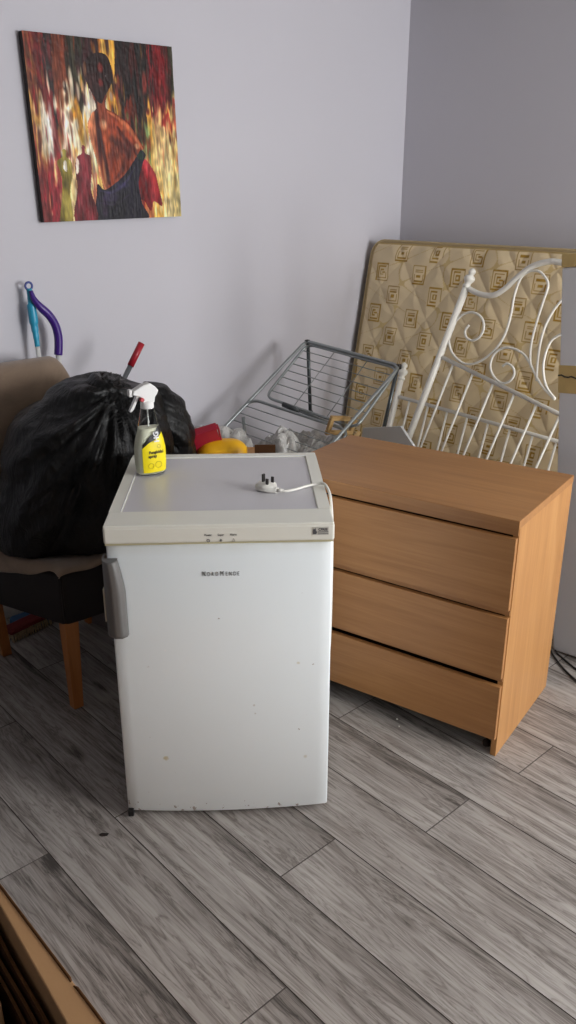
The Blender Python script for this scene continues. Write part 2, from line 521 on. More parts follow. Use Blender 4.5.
# ================================================================== FREEZER
def freezer():
    t = thing('undercounter_freezer', 'white undercounter freezer with grey handle, marked and rust-flecked door, standing in front of the drawers', 'freezer',
              (2.3627, 1.4874, 0), math.atan2(.636, -.771))
    HW = .2725; D = .569
    B().box((-HW, .052, .03), (HW, D, .812), .004).build('cabinet', M_freezer, t)
    # door: slightly bowed front
    b = B(); n = 24; z0, z1 = .012, .8055; c = .006

    def prof(x): return .012 - .014 * (1 - (x / HW) ** 2) + (0.004 * max(0, (abs(x) - HW + .005) / .005) ** 2)
    xs = [-HW, -HW + .002, -HW + .005] + [-HW + .005 + (2 * HW - .01) * i / (n - 4) for i in range(1, n - 4)] + [HW - .005, HW - .002, HW]
    rows = []
    for z, off in ((z0, c), (z0 + c, 0), (z1 - c, 0), (z1, c)):
        rows.append([b.bm.verts.new((x, prof(x) + off, z)) for x in xs])
    for r in range(3):
        for i in range(n):
            f = b.bm.faces.new((rows[r][i], rows[r][i + 1], rows[r + 1][i + 1], rows[r + 1][i])); f.smooth = True
    bk0 = [b.bm.verts.new((x, .046, z0)) for x in xs]; bk1 = [b.bm.verts.new((x, .046, z1)) for x in xs]
    for i in range(n):
        b.bm.faces.new((bk0[i], bk0[i + 1], rows[0][i + 1], rows[0][i])); b.bm.faces.new((rows[3][i], rows[3][i + 1], bk1[i + 1], bk1[i]))
        b.bm.faces.new((bk0[i], bk1[i], bk1[i + 1], bk0[i + 1]))
    for e in (0, n):
        b.bm.faces.new([rows[r][e] for r in range(4)] + [bk1[e], bk0[e]])
    door = b.build('door', M_freezer, t)
    B().box((-HW + .008, .045, .04), (HW - .008, .054, .80)).build('door_seal', plain('seal', (190, 186, 170), .7), t)
    # lid
    b = B(); LW = .2745; y0, y1 = -.004, D; za, zb = .8115, .858
    ix, iy0, iy1 = .243, .093, .535
    b.box((-LW, y0, za), (LW, y1, zb - .004), .005, 2)
    b.box((-LW + .001, iy0 - .002, zb - .012), (-ix, iy1 + .002, zb)); b.box((ix, iy0 - .002, zb - .012), (LW - .001, iy1 + .002, zb))
    b.box((-LW + .001, y0 + .001, zb - .0121), (LW - .001, iy0, zb + .0001), .003); b.box((-LW + .001, iy1, zb - .0121), (LW - .001, y1, zb + .0001), .003)
    lid = b.build('lid', M_lid, t)
    B().box((-ix + .002, iy0 + .002, zb - .008), (ix - .002, iy1 - .002, zb - .0025), .001).build('lid_panel', M_inset, t)['label'] = 'pale lilac-grey inset panel of the lid'
    b = B().box((-ix - .003, iy0 + .004, zb - .001), (-ix + .001, iy1, zb + .0008), .0008)  # white strips on left and back edges only: rim highlight painted in
    b.box((-ix, iy1 - .001, zb - .001), (ix, iy1 + .003, zb + .0008), .0008)
    b.build('lid_rim_highlight', plain('highlight_white', (250, 250, 250), .2), t)
    B().box((-HW, .004, .8055), (HW, .05, .8115)).build('gasket_strip', plain('aged_strip', (206, 198, 160), .6), t)
    # handle: curved grey grip wrapping the left door edge
    b = B(); pr = []
    N = 14

    def hv(u, v):
        z = .565 + .205 * v
        taper = 1 - .28 * max(0, (v - .55) / .45) ** 1.5
        bow = .009 * math.sin(PI * min(1, max(0, v * .9 + .08))) ** .6
        ang = u
        # cross-section: from the door face round the left edge to the side
        pts = [(-.232, .004), (-.234, -.006 - bow * .4), (-.245, -.014 - bow), (-.262, -.014 - bow), (-.277, -.006 - bow * .6), (-.284, .006), (-.285, .026), (-.283, .040)]
        s_ = u * (len(pts) - 1); i = min(int(s_), len(pts) - 2); f = s_ - i
        x = pts[i][0] * (1 - f) + pts[i + 1][0] * f; y = pts[i][1] * (1 - f) + pts[i + 1][1] * f
        x = -.284 + (x + .284) * taper
        return Vector((x, y, z))
    V = b.grid(hv, 22, N * 2)
    nu, nv = 22, N * 2
    # close ends and back
    back = [[b.bm.verts.new(Vector((V[j][i].co.x * .0 + max(V[j][i].co.x, -.274) if False else V[j][i].co.x + (.004 if V[j][i].co.x < -.255 else 0), .010 if V[j][i].co.y < .01 else V[j][i].co.y, V[j][i].co.z))) for i in range(nu)] for j in (0, nv - 1)]
    for jj, row in ((0, back[0]), (nv - 1, back[1])):
        for i in range(nu - 1):
            b.bm.faces.new((V[jj][i], V[jj][i + 1], row[i + 1], row[i]))
    h = b.build('door_handle', M_handle, door)
    h['label'] = 'curved grey grip on the left edge of the door'
    B().box((-.288, .006, .60), (-.2845, .022, .69), .001).build('handle_inlay', plain('inlay', (214, 212, 200), .3), h)
    # badge lettering and the three indicator marks
    MF = lambda x, z, y=-.0025: rframe((x, y, z), (1, 0, 0), (0, 0, 1))
    px = -.0455
    for k, ch in enumerate('NORDMENDE'):
        big = ch in 'NM' and k in (0, 4)
        wd = {'N': .0098, 'O': .0110, 'R': .0098, 'D': .0106, 'M': .0128, 'E': .0088}[ch] * (1.12 if big else 1.0) * .98
        text('front_lettering', ch, .0190 if big else .0155, M_print, door, MF(px + wd / 2, .7285 + (.0006 if big else -.0003), -.0027), .0004, sx=.62, bold=-.0002)
        px += wd
    for x, s_ in ((-.027, 'Power'), (.003, 'Super'), (.033, 'Alarm')):
        text('panel_caption', s_, .0078, M_print, lid, MF(x, .8315, -.0044), .0003, sx=.85)
    ly = -.0045
    for k, x in enumerate((-.027, .003, .033)):
        ms = B()
        if k == 0:
            ms.tube([Vector((x + .0034 * math.cos(a), ly, .8175 + .0034 * math.sin(a))) for a in np.linspace(0, 2 * PI, 12, False)], .0007, 5, closed=True)
        elif k == 1:
            for a in (0, PI / 3, 2 * PI / 3):
                ms.tube([(x - .0038 * math.cos(a), ly, .8175 - .0038 * math.sin(a)), (x + .0038 * math.cos(a), ly, .8175 + .0038 * math.sin(a))], .0005, 5)
        else:
            ms.tube([(x - .004, ly, .8145), (x + .004, ly, .8145), (x, ly, .8215)], .0005, 5, closed=True)
        ms.build('indicator_symbol', M_print, lid)
    # sticker at the right end of the lid edge
    st = B().box((.220, -.0046, .8265), (.2605, -.0038, .8475), .0003).build('corner_badge', plain('badge_silver', (214, 213, 204), .35, .2), lid)
    fl_ = B().prism([(.2225, .829), (.2305, .829), (.2325, .8345), (.2295, .8385), (.2285, .8455), (.2258, .8405), (.2245, .8445), (.2222, .8375)], .0006,
                    (Vector((0, -.0052, 0)), Vector((1, 0, 0)), Vector((0, 0, 1)), Vector((0, 1, 0)))).build('badge_symbol', M_print, st)
    text('badge_lettering', 'CFREE', .0088, M_print, st, MF(.2465, .8405, -.0048), .0003, sx=.92, bold=.0003)
    B().box((.2335, -.0052, .8335), (.2595, -.0046, .8355)).box((.2335, -.0052, .829), (.2595, -.0046, .8305)).build('badge_underline', M_print, st)
    # feet and bottom hinge corner
    for x in (-.22, .22):
        for y in (.09, .52):
            B().lathe([(.018, 0), (.018, .006), (.010, .008), (.010, .034)], (x, y, 0)).build('foot', M_black, t)
    B().box((-HW + .001, .000, .004), (-HW + .016, .05, .024), .002).build('hinge', M_black, t)
    B().box((-HW + .012, .06, .006), (HW - .012, .075, .034)).build('plinth', M_black, t)
    return t


frz = freezer()
FRM = Matrix.Translation((2.3627, 1.4874, 0)) @ Matrix.Rotation(math.atan2(.636, -.771), 4, 'Z')

# ---- power cord and plug, lying on the lid
def cord():
    t = thing('power_cord', 'white mains cord with three-pin plug lying on the freezer lid, pins up', 'power cord', FRM @ Vector((.12, .25, .858)), math.atan2(.636, -.771))
    o = Vector((.12, .25, .858)); L = lambda x, y, z: Vector((x, y, z)) - o
    zt = .858
    pw = plain('plug_white', (240, 238, 230), .35)
    # plug body: rounded wedge lying on its back; cord leaves toward the lower right
    a = math.atan2(-.045, .05); R_ = Matrix.Rotation(a, 3, 'Z')
    b = B()
    prof = [(-.026, .010), (-.022, .0245), (.0, .0265), (.012, .0225), (.022, .013), (.030, .0075), (.034, .005)]
    n = 20
    rings = []
    for x, hw in prof:
        hh = .011 if x < .02 else .0075
        ring = []
        for k in range(n):
            th = 2 * PI * k / n
            ce, se = math.cos(th), math.sin(th)
            y = hw * math.copysign(abs(ce) ** .6, ce); z = hh + hh * math.copysign(abs(se) ** .6, se)
            ring.append(b.bm.verts.new(R_ @ Vector((x, y, z)) + L(.121, .238, zt - .0025)))
        rings.append(ring)
    for i in range(len(rings) - 1):
        for k in range(n):
            f = b.bm.faces.new((rings[i][k], rings[i][(k + 1) % n], rings[i + 1][(k + 1) % n], rings[i + 1][k])); f.smooth = True
    b.bm.faces.new(rings[0][::-1]); b.bm.faces.new(rings[-1])
    pl = b.build('plug', pw, t)
    # pins
    for (px, py, w_, h_) in ((-.014, 0, (.005, .009), .025), (.008, .011, (.0075, .005), .019), (.008, -.011, (.0075, .005), .019)):
        c = R_ @ Vector((px, py, .018)) + L(.121, .238, zt - .0025)
        q = B().box((-w_[0] / 2, -w_[1] / 2, 0), (w_[0] / 2, w_[1] / 2, h_), .0006, rot=R_, at=c)
        q.build('pin', plain('pin_dark', (58, 54, 52), .35, .6), pl)
    st = R_ @ Vector((.032, 0, .0075)) + L(.121, .238, zt - .0025)
    P = [st, L(.168, .212, zt + .0042), L(.195, .224, zt + .0045), L(.222, .243, zt + .0055), L(.250, .255, zt + .007), L(.272, .246, zt + .010), L(.283, .215, zt - .004), L(.285, .175, zt - .03),
         L(.284, .14, zt - .08), L(.284, .13, zt - .20), L(.286, .16, zt - .42), L(.286, .26, zt - .62), L(.286, .40, zt - .76), L(.28, .52, zt - .848), L(.22, .60, zt - .8535)]
    B().tube(P, .0037, 10, smooth=8).build('cable', pw, t)
    B().tube([st, st.lerp(P[1], .75)], lambda u: .0062 - .002 * u, 10).build('strain_relief', pw, t)


cord()


# ---- spray bottle
def spray():
    ang = math.radians(168)
    t = thing('spray_bottle', 'clear trigger spray bottle with yellow label and white head on the freezer lid', 'spray bottle', (2.265, 1.053, .8585), ang)
    # local: +X = towards the nozzle's back (nozzle points -X), Y towards wall; label face looks to -Y
    a_, b_ = .043, .029       # half width, half depth
    prof = [(0, .85), (.004, .95), (.03, 1.0), (.072, 1.0), (.098, .90), (.13, .68), (.155, .54), (.178, .45), (.186, .40), (.196, .40)]

    def sect(z):
        for i in range(len(prof) - 1):
            if prof[i][0] <= z <= prof[i + 1][0]:
                f = (z - prof[i][0]) / (prof[i + 1][0] - prof[i][0]); return prof[i][1] * (1 - f) + prof[i + 1][1] * f
        return prof[-1][1]

    def pt(th, z, infl=0.0):
        k = sect(z); e = .75; c, s_ = math.cos(th), math.sin(th)
        bb = b_ if z < .11 else b_ * (1 + (.25) * min(1, (z - .11) / .06))
        return Vector(((a_ * k + infl) * math.copysign(abs(c) ** e, c), (bb * k + infl) * math.copysign(abs(s_) ** e, s_), z))

    def shell(za, zb, infl, n=40, m=28, cap=True):
        b = B(); rings = []
        for j in range(m):
            z = za + (zb - za) * j / (m - 1)
            rings.append([b.bm.verts.new(pt(2 * PI * k / n, z, infl)) for k in range(n)])
        for j in range(m - 1):
            for k in range(n):
                f = b.bm.faces.new((rings[j][k], rings[j][(k + 1) % n], rings[j + 1][(k + 1) % n], rings[j + 1][k])); f.smooth = True
        if cap: b.bm.faces.new(rings[0][::-1]); b.bm.faces.new(rings[-1])
        return b
    shell(0, .194, 0).build('bottle', clear_mat('clear_plastic', (250, 252, 250), .03, 1.0, 1.10), t)
    shell(.003, .132, -.0012).build('liquid', clear_mat('pale_liquid', (226, 226, 204), .3, .0, 1.1), t)['label'] = 'pale straw-coloured liquid'
    # label patches follow the bottle wall on the front

    def patch(name, za, zb, t0, t1, mat, infl, zf=None, n=22, m=16, parent=t):
        b = B()

        def fn(u, v):
            th = t0 + (t1 - t0) * u
            lo_ = za(u) if callable(za) else za; hi_ = zb(u) if callable(zb) else zb
            return pt(th, lo_ + (hi_ - lo_) * v, infl)
        b.grid(fn, n, m); return b.build(name, mat, parent)
    T0, T1 = -PI * .72, -PI * .04
    cut = lambda u: .078 + .040 * math.sin(u * PI / 2)
    lb = patch('label', .008, cut, T0, T1, plain('label_yellow', (250, 228, 20), .35, var=.02), .0006)
    patch('label_band', cut, lambda u: .086 + .050 * min(1, u * 1.6 + .05), T0, T1, plain('label_black', (24, 24, 22), .35, var=.02), .0006)
    # back label seen through the side
    # writing on the label (front tangent plane)
    fy = -b_ - .0018
    LF = lambda x, z: rframe((x + .004, fy, z), (1, 0, .0), (0, 0, 1))
    lt = plain('label_ink', (40, 36, 10), .5)
    text('label_lettering', 'Fungicidal', .0115, lt, lb, LF(.003, .066), .0003, sx=.92, bold=.0003)
    text('label_lettering', 'spray', .0115, lt, lb, LF(-.008, .055), .0003, bold=.0003)
    wm = plain('label_white', (245, 245, 245), .4)
    text('label_lettering', 'HG', .020, wm, lb, rframe((.010, -b_ * 1.0 - .0012, .109), (0, .16, 1), (-1, 0, 0)), .0003, bold=.0006)
    ochre = plain('label_ochre', (170, 150, 20), .5)
    for x, z, r in ((-.010, .028, .0075), (.012, .030, .009), (.016, .082, .005)):
        rb = B()
        rb.tube([Vector((x + r * math.cos(a), fy, z + r * math.sin(a))) for a in np.linspace(0, 2 * PI, 16, False)], .0005, 5, closed=True)
        rb.build('label_symbol', ochre, lb)
    # dip tube
    B().tube([(0, 0, .012), (0, 0, .20)], .0022, 8).build('dip_tube', plain('tube_clear', (225, 228, 225), .3), t)
    # trigger head
    wh = plain('head_white', (244, 244, 242), .35)
    b = B()
    b.lathe([(.0185, .184), (.0185, .202), (.016, .206)], n=24)
    sil = [(-.043, .226), (-.040, .236), (-.012, .250), (.008, .254), (.022, .243), (.031, .232), (.026, .222), (.020, .214), (.018, .200), (-.014, .200), (-.016, .212), (-.024, .220)]
    b.prism([(x, z) for x, z in sil], .026, (Vector((0, -.013, 0)), Vector((1, 0, 0)), Vector((0, 0, 1)), Vector((0, 1, 0))))
    hd = b.build('spray_head', wh, t)
    md = hd.modifiers.new('bevel', 'BEVEL'); md.width = .003; md.segments = 2; md.limit_method = 'ANGLE'
    b = B(); b.prism([(-.030, .222), (-.022, .221), (-.030, .205), (-.040, .186), (-.049, .178), (-.052, .182), (-.044, .196)], .014,
                     (Vector((0, -.007, 0)), Vector((1, 0, 0)), Vector((0, 0, 1)), Vector((0, 1, 0))))
    tg = b.build('trigger', wh, hd); md = tg.modifiers.new('bevel', 'BEVEL'); md.width = .0015; md.segments = 2
    B().box((-.051, -.0085, .221), (-.042, .0085, .240), .002).build('nozzle', wh, hd)
    B().lathe([(.0055, 0), (.0062, .003), (.005, .012)], (-.020, -.012, .212), (0, -1, .1), 14).build('locking_button', plain('button_red', (196, 40, 52), .35), hd)
    t.rotation_euler = (math.radians(0), 0, ang)


spray()


# ================================================================== CHEST OF DRAWERS
def dresser():
    u = Vector((-.223, .975, 0)); O = Vector((1.62, 1.838, 0)) - u * .405
    t = thing('chest_of_drawers', 'oak-veneered three-drawer chest with plain handleless fronts, beside the white freezer', 'chest of drawers', O, math.atan2(.975, -.223))
    W, D, H = .405, .478, .768
    B().box((-W, 0, .744), (W, D, H), .0012).build('top', M_oak_h, t)
    for s_ in (-1, 1):
        xa, xb = (W - .018, W - .0005) if s_ > 0 else (-W + .0005, -W + .018)
        B().box((xa, .010, 0), (xb, D - .004, .7445), .0008).build('side_panel', M_oak_v, t)
    for z0, z1 in ((.7225, .7445), (.4785, .4965), (.2625, .2755)):
        B().box((-W + .002, .005, z0), (W - .002, .030, z1), .0006).build('rail', M_oak_h, t)
    B().box((-W + .018, D - .012, .06), (W - .018, D - .006, .744)).build('back_panel', M_card, t)
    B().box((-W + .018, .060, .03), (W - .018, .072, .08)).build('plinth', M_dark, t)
    for z0, z1, tilt in ((.4975, .7165, 0), (.2765, .4735, 0), (.066, .2490, 0)):
        b = B()
        b.box((-W + .003, -.007, z0), (W - .003, .010, z1), .0012)
        d = b.build('drawer', M_oak_h, t)
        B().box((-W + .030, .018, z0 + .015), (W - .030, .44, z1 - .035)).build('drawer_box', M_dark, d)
    for x in (-.36, .36):
        B().lathe([(.012, 0), (.012, .012), (.005, .014), (.005, .032)], (x, .05, 0)).build('foot', M_dark, t)


dresser()


# ================================================================== CHAIR
def chair():
    t = thing('dining_chair', 'dark brown leather dining chair with oak legs, under the large bin bag', 'chair', (2.215, .53, 0))
    X0, X1, Y0, Y1 = -.215, .213, -.26, .23
    poly = [(X1, Y1), (.355, -.20), (-.155, -.26), (X0, Y1 + .02)]
    b = B(); b.prism(poly, .185, (Vector((0, 0, .305)), Vector((1, 0, 0)), Vector((0, 1, 0)), Vector((0, 0, 1))))
    s = b.build('seat', M_leather, t, smooth=True); md = s.modifiers.new('b', 'BEVEL'); md.width = .018; md.segments = 4
    # piping along the corner seams
    B().tube([(X1 - .002, Y1 - .006, .32), (X1 - .002, Y1 - .006, .475)], .0035, 6).build('piping', M_leather, s)
    B().tube([(.343, -.17, .484), (X1 - .009, Y1 - .010, .486), (X0 + .03, Y1 + .006, .486)], .0035, 6).build('piping', M_leather, s)
    # legs: (top x, y) -> (foot x, y)
    for (ax, ay), (fx, fy) in (((X1 - .024, Y1 - .028), (.198, .216)), ((X0 + .03, Y1 - .02), (-.19, .222)), ((.285, -.165), (.226, -.259)), ((-.12, -.22), (-.13, -.27))):
        b = B(); vs = []
        for z, h_, cx, cy in ((0, .017, fx, fy), (.315, .024, ax, ay)):
            vs.append([b.bm.verts.new((cx + sx * h_, cy + sy * h_, z)) for sx, sy in ((-1, -1), (1, -1), (1, 1), (-1, 1))])
        b.bm.faces.new(vs[0][::-1]); b.bm.faces.new(vs[1])
        for k in range(4): b.bm.faces.new((vs[0][k], vs[0][(k + 1) % 4], vs[1][(k + 1) % 4], vs[1][k]))
        o = b.build('leg', M_oak_leg, t); md = o.modifiers.new('b', 'BEVEL'); md.width = .003; md.segments = 2
    # padded backrest, leaning back a little
    b = B()

    def fn(u, v):
        pass
    b.box((-.120, -.026, 0), (.29, .026, .57), .02, 3)
    bk = b.build('backrest', M_leather, t, smooth=True); bk.location = (0, -.262, .44); bk.rotation_euler = (math.radians(7), 0, 0)
    return t


chair()


def cover():
    """taupe suede throw pulled over the back and the seat of the chair"""
    b = B()
    # profile along the chair: behind the back, over its top, down its front, over the seat, hem at the front
    prof = [(.190, .60), (.165, .80), (.148, .96), (.150, 1.020), (.175, 1.038), (.225, 1.030), (.262, .985), (.290, .85), (.320, .70), (.335, .58), (.36, .525), (.44, .508), (.54, .506), (.65, .506), (.74, .506), (.775, .503), (.780, .494)]
    P = [Vector((0, y, z)) for y, z in prof]; P = catmull(P, 5)
    n = len(P); m = 50

    def fn(u, v):
        i = int(round(v * (n - 1))); p = P[i]
        y, z = p.y, p.z
        seat = max(0.0, min(1.0, (y - .30) / .04)) if v > .5 else 0.0
        xl = 2.520 * (1 - seat) + (2.436 + max(0, (.76 - y)) * .33) * seat; xr = 2.075 * (1 - seat) + 2.03 * seat
        q = .09
        if u < q:
            x = xl + .004; drop = (1 - u / q) * (.006 + .045 * min(1, max(0, (.74 - y) / .16)) + .005 * math.sin(y * 40)) * seat
            z -= drop; x += drop * .12
        else:
            f = (u - q) / (1 - q); x = xl + (xr - xl) * f
            z += seat * .004 * math.sin(x * 40 + y * 15)
        top = max(0, min(1, (z - .9) / .12)); cx = (xl + xr) / 2; ed = abs(x - cx) / ((xl - xr) / 2)
        if not seat: z -= .035 * max(0, (ed - .86) / .14) ** 2 * top
        w_ = noise.noise(Vector((x * 5, y * 5, z * 5))) * .005
        return Vector((x + w_ * .3, y + w_ * .5, z + w_ * .5))
    b.grid(fn, m, n)
    o = b.build('fabric_throw', M_suede)
    md = o.modifiers.new('solid', 'SOLIDIFY'); md.thickness = .007; md.offset = 1
    # seam line across the upper back
    tag(o, 'taupe suede throw pulled over the back and seat of the dark leather chair', 'throw')
    sm = B(); sm.tube([(2.50, .274, .94), (2.36, .276, .94), (2.22, .282, .915), (2.07, .286, .905)], .003, 6, smooth=6)
    s = sm.build('seam', M_suede, o)


cover()


# ================================================================== BIN BAGS
def bag(name, label, sil, P0, depth, knot, seed, group=None, zmin=None, ymax=None, wr=1.0, floor_z=None):
    """sil = outline (e, z) in the upright plane through P0 that faces the room; thickness both ways"""
    nn = Vector((.48, .877, 0)); ee = Vector((.877, -.48, 0)); P0 = Vector(P0)
    cx = sum(p[0] for p in sil) / len(sil); cz = sum(p[1] for p in sil) / len(sil)
    pol = sorted([(math.atan2(z - cz, x - cx), math.hypot(x - cx, z - cz)) for x, z in sil])
    A = np.array([p[0] for p in pol]); Rr = np.array([p[1] for p in pol])
    A3 = np.concatenate([A - 2 * PI, A, A + 2 * PI]); R3 = np.concatenate([Rr] * 3)
    off = Vector((seed * 3.1, seed * 1.7, seed * .9))
    b = B(); NU, NV = 190, 110
    kx, kz = knot

    def ridge(v, s):
        return 1 - abs(noise.noise(v * s + off)) * 2.6

    def fn(u, v):
        th = -PI + 2 * PI * u; ps = PI * v       # v: 0 = towards the room, 1 = towards the wall
        R = float(np.interp(th, A3, R3))
        c = math.cos(ps); s_ = math.sin(ps)
        rad = R * s_ ** .72
        e = cx + rad * math.cos(th); z = cz + rad * math.sin(th); d = depth * math.copysign(abs(c) ** .95, c)
        # gather folds that run out from the knot
        dk = math.hypot(e - kx, z - kz); ak = math.atan2(e - kx, z - kz)
        g = math.exp(-dk * 2.6)
        fold = math.sin(ak * 13 + 2.2 * noise.noise(Vector((dk * 5, ak * 2, seed)))) * .013 * g + math.sin(ak * 27 + seed) * .006 * g
        q = Vector((e, z, d))
        # long soft creases and small crumples
        st = Vector((ak * 1.6, dk * 1.3, d * 2.0))
        cr = (ridge(st, 2.1) - .4) * .016 + (ridge(st + Vector((3, 1, 0)), 4.6) - .4) * .007 + (ridge(q, 11) - .4) * .0045 + (ridge(q, 24) - .4) * .002
        k = (fold + cr * wr)
        nrm = Vector((math.cos(th) * s_, math.sin(th) * s_, c)).normalized()
        e += nrm.x * k * .6; z += nrm.y * k * .6; d += nrm.z * k
        p = P0 + ee * e + nn * d; p.z = z
        if floor_z is not None and p.z < floor_z: p.z = floor_z + .0006 * (p.z - floor_z)
        return p
    b.grid(fn, NU, NV, wrap=True)
    bmesh.ops.remove_doubles(b.bm, verts=b.bm.verts, dist=1e-5)
    o = b.build(name, M_bag, smooth=True)
    tag(o, label, 'bin bag', group)
    return o, ee, nn, P0


SIL1 = [(.285, .756), (.27, .838), (.247, .879), (.217, .933), (.188, .960), (.14, .985), (.076, 1.015), (.012, 1.035), (-.036, 1.05), (-.066, 1.045), (-.103, 1.035), (-.136, 1.015), (-.173, 1.0), (-.215, .985),
        (-.250, .95), (-.262, .88), (-.262, .75), (-.24, .56), (-.15, .40), (-.05, .36), (.06, .34), (.19, .34), (.28, .38), (.325, .48), (.325, .62), (.305, .70)]
b1, ee, nn, P1 = bag('bin_bag', 'large full black bin bag tied at the top, sitting on the covered chair', SIL1, (2.19, .58, 0), .235, (-.085, 1.02), 1.0, floor_z=.522)
# gathered knot of the big bag
kb = B()
kc = P1 + ee * -.085 + nn * .05; kc.z = .995


def knot_fn(u, v):
    th = 2 * PI * u; r = .014 + .022 * abs(v - .45) * 2 + .007 * math.sin(th * 7 + v * 3) + .004 * math.sin(th * 13)
    ax = (ee * .75 + nn * .25 + Vector((0, 0, .25))).normalized(); x = ax.cross(Vector((0, 0, 1))).normalized(); y = ax.cross(x)
    return kc + ax * (v - .5) * .10 + (x * math.cos(th) + y * math.sin(th)) * r + Vector((0, 0, .008 * math.sin(v * 9)))


kb.grid(knot_fn, 44, 14, wrap=True)
kn = kb.build('knot', M_bag, b1)
kn.modifiers.new('s', 'SOLIDIFY').thickness = .002
SIL2 = [(.06, .96), (.02, .995), (-.02, 1.0), (-.05, .985), (-.08, .955), (-.110, .905), (-.128, .85), (-.132, .79), (-.125, .70), (-.12, .60), (-.06, .56), (.04, .56), (.08, .62), (.085, .80)]
bag('bin_bag', 'smaller black bin bag behind the spray bottle, right of the large one', SIL2, (1.965, .62, 0), .10, (.10, 1.0), 2.3, wr=.55, floor_z=.525)


# ================================================================== HANDLES ON THE WALL
def mops():
    t = thing('mop', 'turquoise-handled mop leaning on the wall behind the chair back', 'mop', (2.09, .13, 0))
    L = lambda x, y, z: Vector((x - 2.09, y - .13, z))
    tq = plain('turquoise_plastic', (48, 160, 196), .35)
    P = [(2.088, .045, 1.268), (2.088, .048, 1.23), (2.088, .052, 1.19), (2.088, .055, 1.14), (2.088, .060, 1.10), (2.088, .063, 1.063)]
    B().tube([L(*p) for p in P], lambda u: [.010, .011, .016, .0165, .013, .011, .0095][min(6, int(u * 6.99))], 14, smooth=6).build('grip', tq, t)
    B().tube([L(2.088, .063, 1.064), L(2.09, .13, .04)], .0085, 12).build('pole', M_pole, t)
    b = B().box((-.03, -.05, .0), (.25, .04, .045), .015, 3); b.build('mop_head', plain('mop_blue', (70, 110, 150), .9), t)
    c = [L(2.088, .045, 1.277) + Vector((.013 * math.cos(a), 0, .013 * math.sin(a))) for a in np.linspace(0, 2 * PI, 16, False)]
    B().tube(c, .0042, 8, closed=True).build('hanging_loop', plain('blue_loop', (64, 78, 150), .35), t)

    t = thing('bent_handled_sweeper', 'purple curved-handle sweeper leaning on the wall beside the turquoise mop', 'sweeper', (2.02, .12, 0))
    L = lambda x, y, z: Vector((x - 2.02, y - .12, z))
    pu = plain('purple_plastic', (66, 30, 128), .33)
    P = [(2.090, .062, 1.262), (2.084, .068, 1.232), (2.066, .074, 1.204), (2.040, .077, 1.176), (2.019, .078, 1.141), (2.010, .079, 1.10), (2.012, .080, 1.060), (2.018, .081, 1.026)]
    B().tube([L(*p) for p in P], lambda u: .007 + .0085 * min(1, u * 3.0), 14, smooth=6).build('grip', pu, t)
    B().tube([L(2.018, .081, 1.027), L(2.00, .12, .04)], .0095, 12).build('pole', M_pole, t)
    B().box((-.20, -.045, 0), (.03, .05, .05), .015, 3).build('sweeper_head', pu, t)

    t = thing('red_handled_brush', 'long brush with red grip and grey shaft rising behind the large bin bag', 'brush', (2.05, .29, .55))
    L = lambda x, y, z: Vector((x - 2.05, y - .29, z - .55))
    rd = plain('red_plastic', (170, 34, 48), .4)
    a = Vector((1.782, .285, 1.068)); c = Vector((1.867, .285, .947)); d = (c - a).normalized(); e = a + d * .70
    f = lambda v: v - Vector((2.05, .29, .55))
    B().tube([f(a), f(a + d * .095)], lambda u: .0125 + .001 * math.sin(u * PI), 14).build('grip', rd, t)
    B().tube([f(a + d * .093), f(e)], .0095, 12).build('shaft', plain('grey_shaft', (120, 124, 128), .35, .5), t)


mops()


# ---- brush and small grey box under and behind the chair
def under_chair():
    t = thing('scrubbing_brush', 'red scrubbing brush with pale bristles on the floor under the chair', 'brush', (2.30, .17, 0), math.radians(12))
    B().box((-.10, -.03, .032), (.10, .03, .055), .01, 3).build('brush_back', plain('dull_red', (120, 34, 34), .5), t)
    b = B()
    for i in range(17):
        for j in range(5):
            x = -.09 + i * .01125; y = -.022 + j * .011
            b.tube([(x, y, .034), (x + random.uniform(-.004, .004), y * 1.25 + random.uniform(-.003, .003), 0.001)], .0032, 5)
    b.build('bristles', plain('bristle', (196, 180, 150), .8), t)
    t = thing('storage_tin', 'small grey tin on the floor behind the freezer, left of its handle', 'tin', (2.03, .30, 0), .3)
    B().box((-.05, -.05, 0), (.05, .05, .13), .006).build('body', plain('dull_grey', (110, 104, 104), .5), t)
    B().box((-.053, -.053, .128), (.053, .053, .145), .004).build('lid', plain('dull_grey_lid', (132, 124, 124), .5), t)


under_chair()


